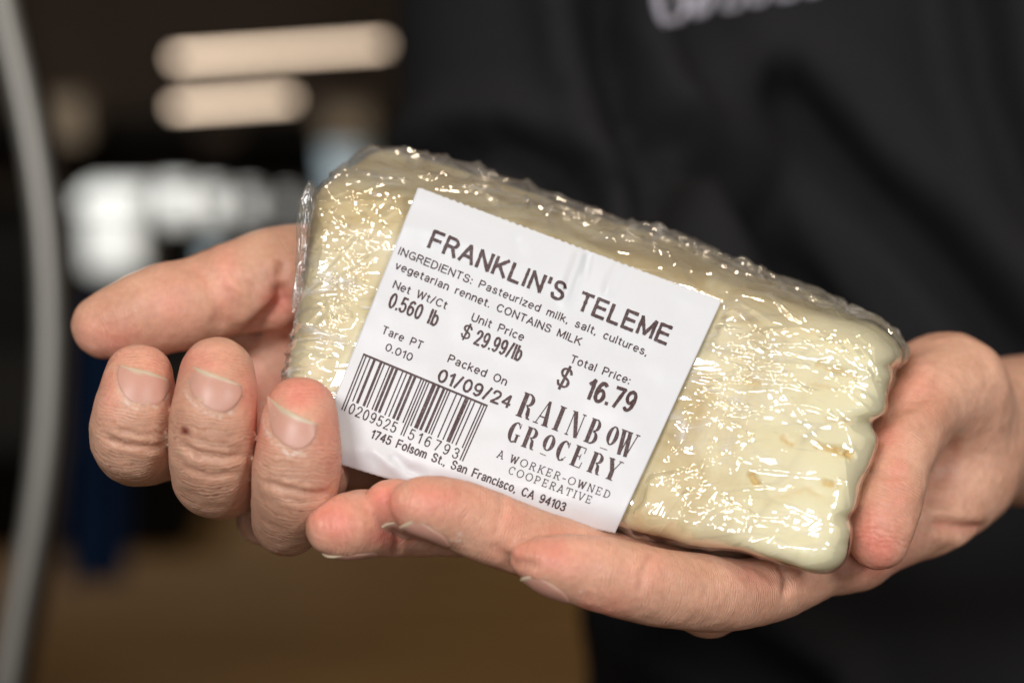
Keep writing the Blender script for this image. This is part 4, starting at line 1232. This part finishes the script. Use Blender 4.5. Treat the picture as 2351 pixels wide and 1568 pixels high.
dline([('R', 0, .125, 0, 1), ('A', .155, .285, 0, 1), ('I', .33, .385, 0, 1), ('N', .445, .565, 0, 1), ('B', .615, .725, 0, 1), ('O', .785, .88, .22, 1), ('W', .885, 1.04, 0, 1)],
      (1183, 953), (1436, 1049), 58)
dline([('G', 0, .105, 0, 1), ('R', .14, .255, 0, 1), ('O', .31, .41, .22, 1), ('C', .445, .55, 0, 1), ('E', .585, .695, 0, 1), ('R', .745, .86, 0, 1), ('Y', .89, 1.02, 0, 1)],
      (1160, 1010), (1409, 1105), 49)
V2, F2 = [], []
for (p, q) in [((1377.5, 1027), (1394, 1033)), ((1239.5, 1040), (1253.5, 1046))]:
    quadstrip(np.array(p) - (0, 1), np.array(q) - (0, 1), np.array(p) + (0, .8), np.array(q) + (0, .8), 1)
put("letter_dash", V2, F2)


def slab_line(s, p0, p1, h, widths):
    tot = sum(widths.get(c, 1.0) + .28 for c in s) - .28
    x = 0; items = []
    for c in s:
        w = widths.get(c, 1.0)
        if c != ' ': items.append((c, x / tot, (x + w) / tot, 0, 1))
        x += w + .28
    dline(items, p0, p1, h, font=SLAB)


W_ = {' ': .35, 'I': .45, 'W': 1.3, 'O': 1.15, '-': .6, 'E': .9}
slab_line("A WORKER-OWNED", (1139, 1049), (1398, 1145), 18.5, W_)
slab_line("COOPERATIVE", (1165, 1086), (1355, 1157), 18.5, W_)
print("package", time.time() - T0)

# ------------------------------------------------------------------ jacket
JACKET = simple("jacket_fabric", (0.018, 0.0178, 0.019), 0.85, noise=0.25, scale=500, bump=0.3, spec=0.06)
gJ = Grid((-95, -300, 120), (480, 330, 520), 4.5)
J = gJ.blank()
gJ.add(J, catmull([(172, 330, 360, 175), (168, 180, 355, 178), (180, 60, 350, 172), (196, -60, 350, 168), (206, -160, 350, 178), (210, -300, 350, 190)], 10), (1, 1, .62), 20, 0)
J = smin(J, gJ.add(gJ.blank(), catmull([(40, 320, 330, 66), (26, 180, 300, 62), (24, 60, 275, 58), (30, 10, 255, 52), (34, -2, 225, 46)], 6), (1, 1, 1), 20), 16)
J = smin(J, gJ.add(gJ.blank(), catmull([(350, 320, 345, 66), (385, 130, 325, 62), (372, 20, 300, 58), (340, -10, 265, 54)], 6), (1, 1, 1), 20), 16)
JV, JF = surface_nets(J, gJ); JV = laplace(JV, JF, 4)
JN = vnormals(JV, JF)
if (JN * (JV - JV.mean(0))).sum() < 0: JF = JF[:, ::-1]; JN = -JN
u, v = sheet(JV); P2 = np.stack([u, v], 1)
disp = 3.0 * vnoise(JV / 70, 81) + 1.2 * vnoise(JV / 30, 82)
for poly, w, dep in [([(1375, -40), (1400, 120), (1440, 240), (1480, 400), (1500, 560), (1560, 700)], 42, 15), ([(960, 420), (1040, 350), (1150, 335), (1290, 400), (1400, 520), (1470, 640)], 34, 11),
                     ([(1530, 330), (1640, 430), (1800, 620), (1950, 800), (2030, 900)], 36, 10), ([(1800, 220), (1950, 400), (2120, 560), (2351, 830)], 45, 10),
                     ([(2230, -40), (2270, 200), (2351, 420), (2420, 520)], 45, 8), ([(1500, 1400), (1650, 1480), (1850, 1600)], 45, 9)]:
    d_, t_ = seg_dist(P2, poly)
    disp += 1.4 * dep * (-np.exp(-(d_ / w) ** 2) + 0.45 * np.exp(-((d_ - 2.4 * w) / (1.3 * w)) ** 2)) * (cam_facing(JV, JN) > 0)
JV = laplace(JV + JN * disp[:, None], JF, 2)
jacket = mesh("jacket", cam2world(JV), JF, JACKET, person)
jb = BVHTree.FromPolygons([tuple(x) for x in JV], [tuple(int(i) for i in f) for f in JF])


def jhit(u, v):
    d = pc(u, v, 0.0) + np.array([0, 0, D0 * 1000]); d = Vector(d / np.linalg.norm(d))
    r = jb.ray_cast(Vector((0, 0, -D0 * 1000)), d)
    return np.array(r[0]) if r[0] is not None else None


THREAD = simple("white_thread", (0.42, 0.41, 0.47), 0.7, noise=0.2, scale=900, bump=0.4)
# embroidered lettering, only its lower parts in the picture
Ve, Fe = [], []
for pts, w in [([(1520, 50), (1512, 20), (1506, -20), (1500, -70)], 17), ([(1520, 52), (1560, 42), (1575, 10), (1565, -30)], 17), ([(1590, 30), (1600, 0), (1595, -50)], 16),
               ([(1590, 34), (1620, 22), (1635, -20)], 16), ([(1540, 10), (1560, 5), (1600, -5), (1630, -20)], 16), ([(1660, 22), (1668, -10), (1660, -60)], 12), ([(1660, 22), (1695, 14), (1705, -20), (1690, -60)], 12),
               ([(1722, 6), (1730, -30), (1725, -60)], 12), ([(1722, 8), (1750, 2), (1765, -30)], 12), ([(1785, -4), (1800, -40)], 12), ([(1785, -4), (1825, -12), (1835, -50)], 12), ([(1850, -14), (1880, -22), (1890, -60)], 12)]:
    S = resample(pts, 14)
    base = jhit(*S[0]); k = len(Ve)
    dzz = [(jhit(*p) if jhit(*p) is not None else base)[2] for p in S]
    tn = np.gradient(S, axis=0); tn /= np.linalg.norm(tn, axis=1, keepdims=True)
    for p, dd, zz in zip(S, tn, dzz):
        nn = np.array([-dd[1], dd[0]])
        for s_, l_ in ((-1, -0.4), (-.5, 1.0), (.5, 1.0), (1, -0.4)):
            q_ = p + nn * s_ * w * .6; Ve.append(pc(q_[0], q_[1], zz - l_))
    for s_ in range(len(S) - 1):
        for c_ in range(3): Fe.append((k + 4 * s_ + c_, k + 4 * s_ + c_ + 1, k + 4 * s_ + 5 + c_, k + 4 * s_ + 4 + c_))
mesh("embroidered_logo", cam2world(np.array(Ve)), np.array(Fe), THREAD, jacket)
print("jacket", time.time() - T0)

# ------------------------------------------------------------------ background of the shop, far out of focus
def boxmesh(name, lo, hi, mat, parent=None, bev=0.006):
    import bmesh
    bm = bmesh.new(); bmesh.ops.create_cube(bm, size=1)
    lo = np.array(lo); hi = np.array(hi); rl = root_loc(parent) if parent is not None else 0
    for v_ in bm.verts: v_.co = Vector((np.array(v_.co) + .5) * (hi - lo) + lo - rl)
    if bev: bmesh.ops.bevel(bm, geom=list(bm.edges), offset=bev, segments=2, affect='EDGES')
    me = bpy.data.meshes.new(name); bm.to_mesh(me); bm.free(); me.materials.append(mat)
    o = bpy.data.objects.new(name, me); col.objects.link(o)
    if parent is not None: o.parent = parent
    return o


def lathe(name, c, prof, mat, parent=None, n=28):
    V_ = []; F_ = []
    for r, z_ in prof:
        for k in range(n): V_.append((c[0] + r * math.cos(2 * math.pi * k / n), c[1] + r * math.sin(2 * math.pi * k / n), c[2] + z_))
    for i_ in range(len(prof) - 1):
        for k in range(n): F_.append((i_ * n + k, i_ * n + (k + 1) % n, (i_ + 1) * n + (k + 1) % n, (i_ + 1) * n + k))
    F_.append(tuple(range(n))[::-1]); F_.append(tuple((len(prof) - 1) * n + k for k in range(n)))
    return mesh(name, V_, F_, mat, parent)


def tube(name, pts, r, mat, parent=None, n=16):
    P = catmull(np.column_stack([np.array(pts, float), np.full(len(pts), r)]), 0.02)[:, :3]
    T = np.gradient(P, axis=0); T /= np.linalg.norm(T, axis=1, keepdims=True)
    up_ = np.array([0.1, 1, 0.05]); V_ = []
    for p, t_ in zip(P, T):
        a_ = np.cross(t_, up_); a_ /= np.linalg.norm(a_); b_ = np.cross(t_, a_)
        for k in range(n): V_.append(p + r * (math.cos(2 * math.pi * k / n) * a_ + math.sin(2 * math.pi * k / n) * b_))
    F_ = [(i_ * n + k, i_ * n + (k + 1) % n, (i_ + 1) * n + (k + 1) % n, (i_ + 1) * n + k) for i_ in range(len(P) - 1) for k in range(n)]
    F_.append(tuple(range(n))[::-1]); F_.append(tuple((len(P) - 1) * n + k for k in range(n)))
    return mesh(name, V_, F_, mat, parent)


def wood_material():
    m, nt, N, out = material("floor_wood"); L = nt.links.new
    b_ = N('BsdfPrincipled'); b_.inputs['Roughness'].default_value = 0.55
    tc = N('TexCoord'); mp = N('Mapping'); mp.inputs['Scale'].default_value = (1.2, 14, 1); L(tc.outputs['Object'], mp.inputs['Vector'])
    n_ = N('TexNoise'); n_.inputs['Scale'].default_value = 1.5; n_.inputs['Detail'].default_value = 8; L(mp.outputs[0], n_.inputs['Vector'])
    r_ = N('ValToRGB'); r_.color_ramp.elements[0].color = (0.085, 0.045, 0.014, 1); r_.color_ramp.elements[1].color = (0.15, 0.084, 0.028, 1)
    r_.color_ramp.elements[0].position = 0.35; r_.color_ramp.elements[1].position = 0.65
    L(n_.outputs['Fac'], r_.inputs[0]); L(r_.outputs[0], b_.inputs['Base Color']); L(b_.outputs[0], out.inputs[0])
    return m


WOOD = wood_material()
fl = mesh("floor", [(-8, -3, 0), (8, -3, 0), (8, 9, 0), (-8, 9, 0)], [(0, 1, 2, 3)], WOOD); tagset(fl, kind='structure')
DARK = simple("dark_wall", (0.022, 0.015, 0.010), 0.8, spec=0.05, noise=0.3, scale=3)
wl = mesh("back_wall", [(-8, 5.6, -0.01), (8, 5.6, -0.01), (8, 5.6, 4), (-8, 5.6, 4)], [(0, 1, 2, 3)], DARK); tagset(wl, kind='structure')
BLACK = simple("black_metal", (0.006, 0.005, 0.004), 0.85, spec=0.05, noise=0.2, scale=20)
BROWN = simple("dark_brown_board", (0.020, 0.0135, 0.009), 0.8, noise=0.5, scale=2.5, spec=0.05)
CARD = simple("dull_cardboard", (0.10, 0.075, 0.05), 0.8, noise=0.3, scale=6, spec=0.1)
WHITEP = simple("white_plastic", (0.80, 0.80, 0.76), 0.35, noise=0.05, scale=20)
BLUEG = simple("blue_grey_plastic", (0.26, 0.32, 0.35), 0.5, noise=0.15, scale=15)
CREAMP = simple("cream_plastic", (0.62, 0.62, 0.60), 0.4, noise=0.1, scale=15)
BLUE = simple("blue_cloth", (0.011, 0.028, 0.075), 0.9, spec=0.05, noise=0.3, scale=12)
STEEL = simple("brushed_steel", (0.34, 0.33, 0.30), 0.45, metallic=0.55, noise=0.15, scale=8)
GLOW = simple("warm_tube", (1.0, 0.77, 0.57), 0.5, emit=2.1)

# refrigerated case with shelves
A0 = at(120, 620, 4.5); zsh = A0[2]
case = empty("display_case", (-1.0, 4.55, 0), "long black display case with shelves standing at the back on the left", "display case")
boxmesh("base", (-2.6, 4.15, 0), (0.25, 5.2, zsh - 0.04), BLACK, case)
boxmesh("floor_dark_block", (-2.6, 3.25, 0), (-0.62, 4.148, zsh - 0.2), BLACK, case)  # added black box, stands in for the darkness over the left floor
boxmesh("shelf", (-2.6, 4.2, zsh - 0.035), (0.25, 5.1, zsh), BLACK, case)
boxmesh("back_panel", (-2.6, 5.1, zsh), (0.25, 5.18, 1.6), BROWN, case)
zr = at(450, 468, 4.75)[2]
xr = at(372, 500, 4.6)[0]
boxmesh("riser", (xr, 4.30, zsh), (0.25, 5.09, zr), BLACK, case)
boxmesh("end_panel", (0.252, 4.15, 0), (0.29, 5.18, 1.6), BLACK, case)

c0 = at(207, 590, 4.5); c1 = at(335, 430, 4.5)
r_ = empty("carton", ((c0[0] + c1[0]) / 2, c0[1], zsh + .0005), "bright white carton, the largest and leftmost thing on the case shelf", "carton")
boxmesh("carton_body", (c0[0], c0[1] - .06, zsh + .0005), (c1[0], c0[1] + .09, c1[2] - .045), WHITEP, r_)
boxmesh("lid", (c0[0] - .008, c0[1] - .068, c1[2] - .0445), (c1[0] + .008, c0[1] + .098, c1[2]), WHITEP, r_)
zt = zr + .0005
for (uc, vt, dd, wu, mt, lab) in [(405, 418, 4.45, 82, WHITEP, "white tub right beside the big white carton"), (490, 425, 4.45, 56, WHITEP, "second white tub from the carton, third thing along the shelf"),
                                  (572, 432, 4.45, 46, CREAMP, "cream tub, second from the right of the row on the riser"), (662, 440, 4.5, 26, CREAMP, "dim small pale tub at the right end of the row")]:
    c0 = at(uc, 470, dd); hgt = at(uc, vt, dd)[2] - zt; rr = wu * PX * dd / D0 / 2
    r_ = empty("tub", (c0[0], c0[1], zt), lab, "tub")
    lathe("tub_body", (c0[0], c0[1], zt), [(rr * .8, 0), (rr * .84, .006), (rr * .96, hgt * .84)], mt, r_)
    lathe("lid", (c0[0], c0[1], zt), [(rr, hgt * .842), (rr, hgt * .98), (rr * .96, hgt)], mt, r_)
c0 = at(490, 600, 4.2); rr = 46 * PX * 4.2 / D0 / 2
r_ = empty("tub", (c0[0], c0[1], zsh + .0005), "blue grey tub standing in front of the row, just above the thumb", "tub")
hgt = at(490, 545, 4.2)[2] - zsh
lathe("tub_body", (c0[0], c0[1], zsh + .0005), [(rr * .8, 0), (rr * .84, .006), (rr * .96, hgt * .84)], BLUEG, r_)
lathe("lid", (c0[0], c0[1], zsh + .0005), [(rr, hgt * .842), (rr, hgt * .98), (rr * .96, hgt)], BLUEG, r_)
c0 = at(800, 440, 4.6); rr = 58 * PX * 4.6 / D0
r_ = empty("pail", (c0[0], c0[1], zt), "large blue grey pail behind the top left corner of the cheese", "pail")
hgt = at(800, 335, 4.6)[2] - zt
lathe("pail_body", (c0[0], c0[1], zt), [(rr * .85, 0), (rr * .88, .006), (rr, hgt * .9)], BLUEG, r_)
lathe("rim", (c0[0], c0[1], zt), [(rr * 1.04, hgt * .9), (rr * 1.04, hgt)], BLUEG, r_)

# a higher board with dim boxes on it
zb = at(400, 318, 4.95)[2]
boxmesh("upper_board", (-2.6, 4.80, zb - .03), (0.25, 5.098, zb), BLACK, case)
for (u0, u1, vt, mt, lab) in [(110, 215, 215, CARD, "dim brown cardboard box at the left end of the upper board"), (742, 860, 232, CARD, "dim brown cardboard box at the right end of the upper board"), (470, 560, 285, BROWN, "low dark box in the middle of the upper board, under the lights")]:
    c0 = at(u0, 318, 4.95); c1 = at(u1, vt, 4.95)
    r_ = empty("cardboard_box", ((c0[0] + c1[0]) / 2, c0[1], zb + .0005), lab, "box")
    boxmesh("box_body", (c0[0], c0[1] - .10, zb + .0005), (c1[0], c0[1] + .03, c1[2] - .011), mt, r_, .003)
    boxmesh("box_flap", (c0[0] - .002, c0[1] - .102, c1[2] - .0105), (c1[0] + .002, c0[1] + .032, c1[2]), mt, r_, .002)

# two warm tubes
for (p, q, lab) in [((400, 136), (884, 104), "longer warm glowing tube light, the upper of two"), ((398, 247), (672, 228), "shorter warm glowing tube light, the lower of two")]:
    a_, b_ = at(*p, 4.62), at(*q, 4.62)
    r_ = empty("tube_light", tuple((a_ + b_) / 2), lab, "tube light", "tube lights over the display case")
    tube("glowing_tube", [a_, (a_ + b_) / 2, b_], 0.0085, GLOW, r_)
    dx = (b_ - a_) / np.linalg.norm(b_ - a_)
    tube("end_cap", [a_ - dx * .03, a_ - dx * .015, a_ - dx * .001], 0.010, BLACK, r_)
    tube("end_cap", [b_ + dx * .001, b_ + dx * .015, b_ + dx * .03], 0.010, BLACK, r_)

# curved steel frame at the far left, nearer
RD = 0.86
pts = [at(u_, v_, RD) for u_, v_ in ((-30, -160), (8, 30), (48, 200), (82, 380), (104, 560), (112, 760), (104, 980), (78, 1200), (38, 1420), (-10, 1700))]
rl = empty("curved_rail", tuple(pts[5]), "pale grey curved metal rail bending down the left edge", "rail")
tube("metal_tube", pts, 0.0056, STEEL, rl)
tube("dark_seal", [p + EX * 0.0088 + EF * 0.002 for p in pts], 0.0028, BROWN, rl)
# dark blue draped cloth
c0 = at(225, 1080, 2.3); V_ = []; nU, nV = 40, 30
for i_ in range(nU):
    for j_ in range(nV):
        s_ = i_ / (nU - 1); h_ = j_ / (nV - 1)
        uu = 150 + 140 * s_ + 10 * math.sin(h_ * 3); vv = 690 + 640 * h_
        p = at(uu, vv, 2.3); p = p + np.array([0, 0.012 * math.sin(s_ * 16 + h_), 0]); V_.append(p)
Fq = [(i_ * nV + j_, (i_ + 1) * nV + j_, (i_ + 1) * nV + j_ + 1, i_ * nV + j_ + 1) for i_ in range(nU - 1) for j_ in range(nV - 1)]
cl = mesh("hanging_cloth", np.array(V_), np.array(Fq), BLUE)
md = cl.modifiers.new("thick", 'SOLIDIFY'); md.thickness = 0.004
tagset(cl, "dark blue cloth hanging down below the thumb at the left", "cloth")
print("done", time.time() - T0)
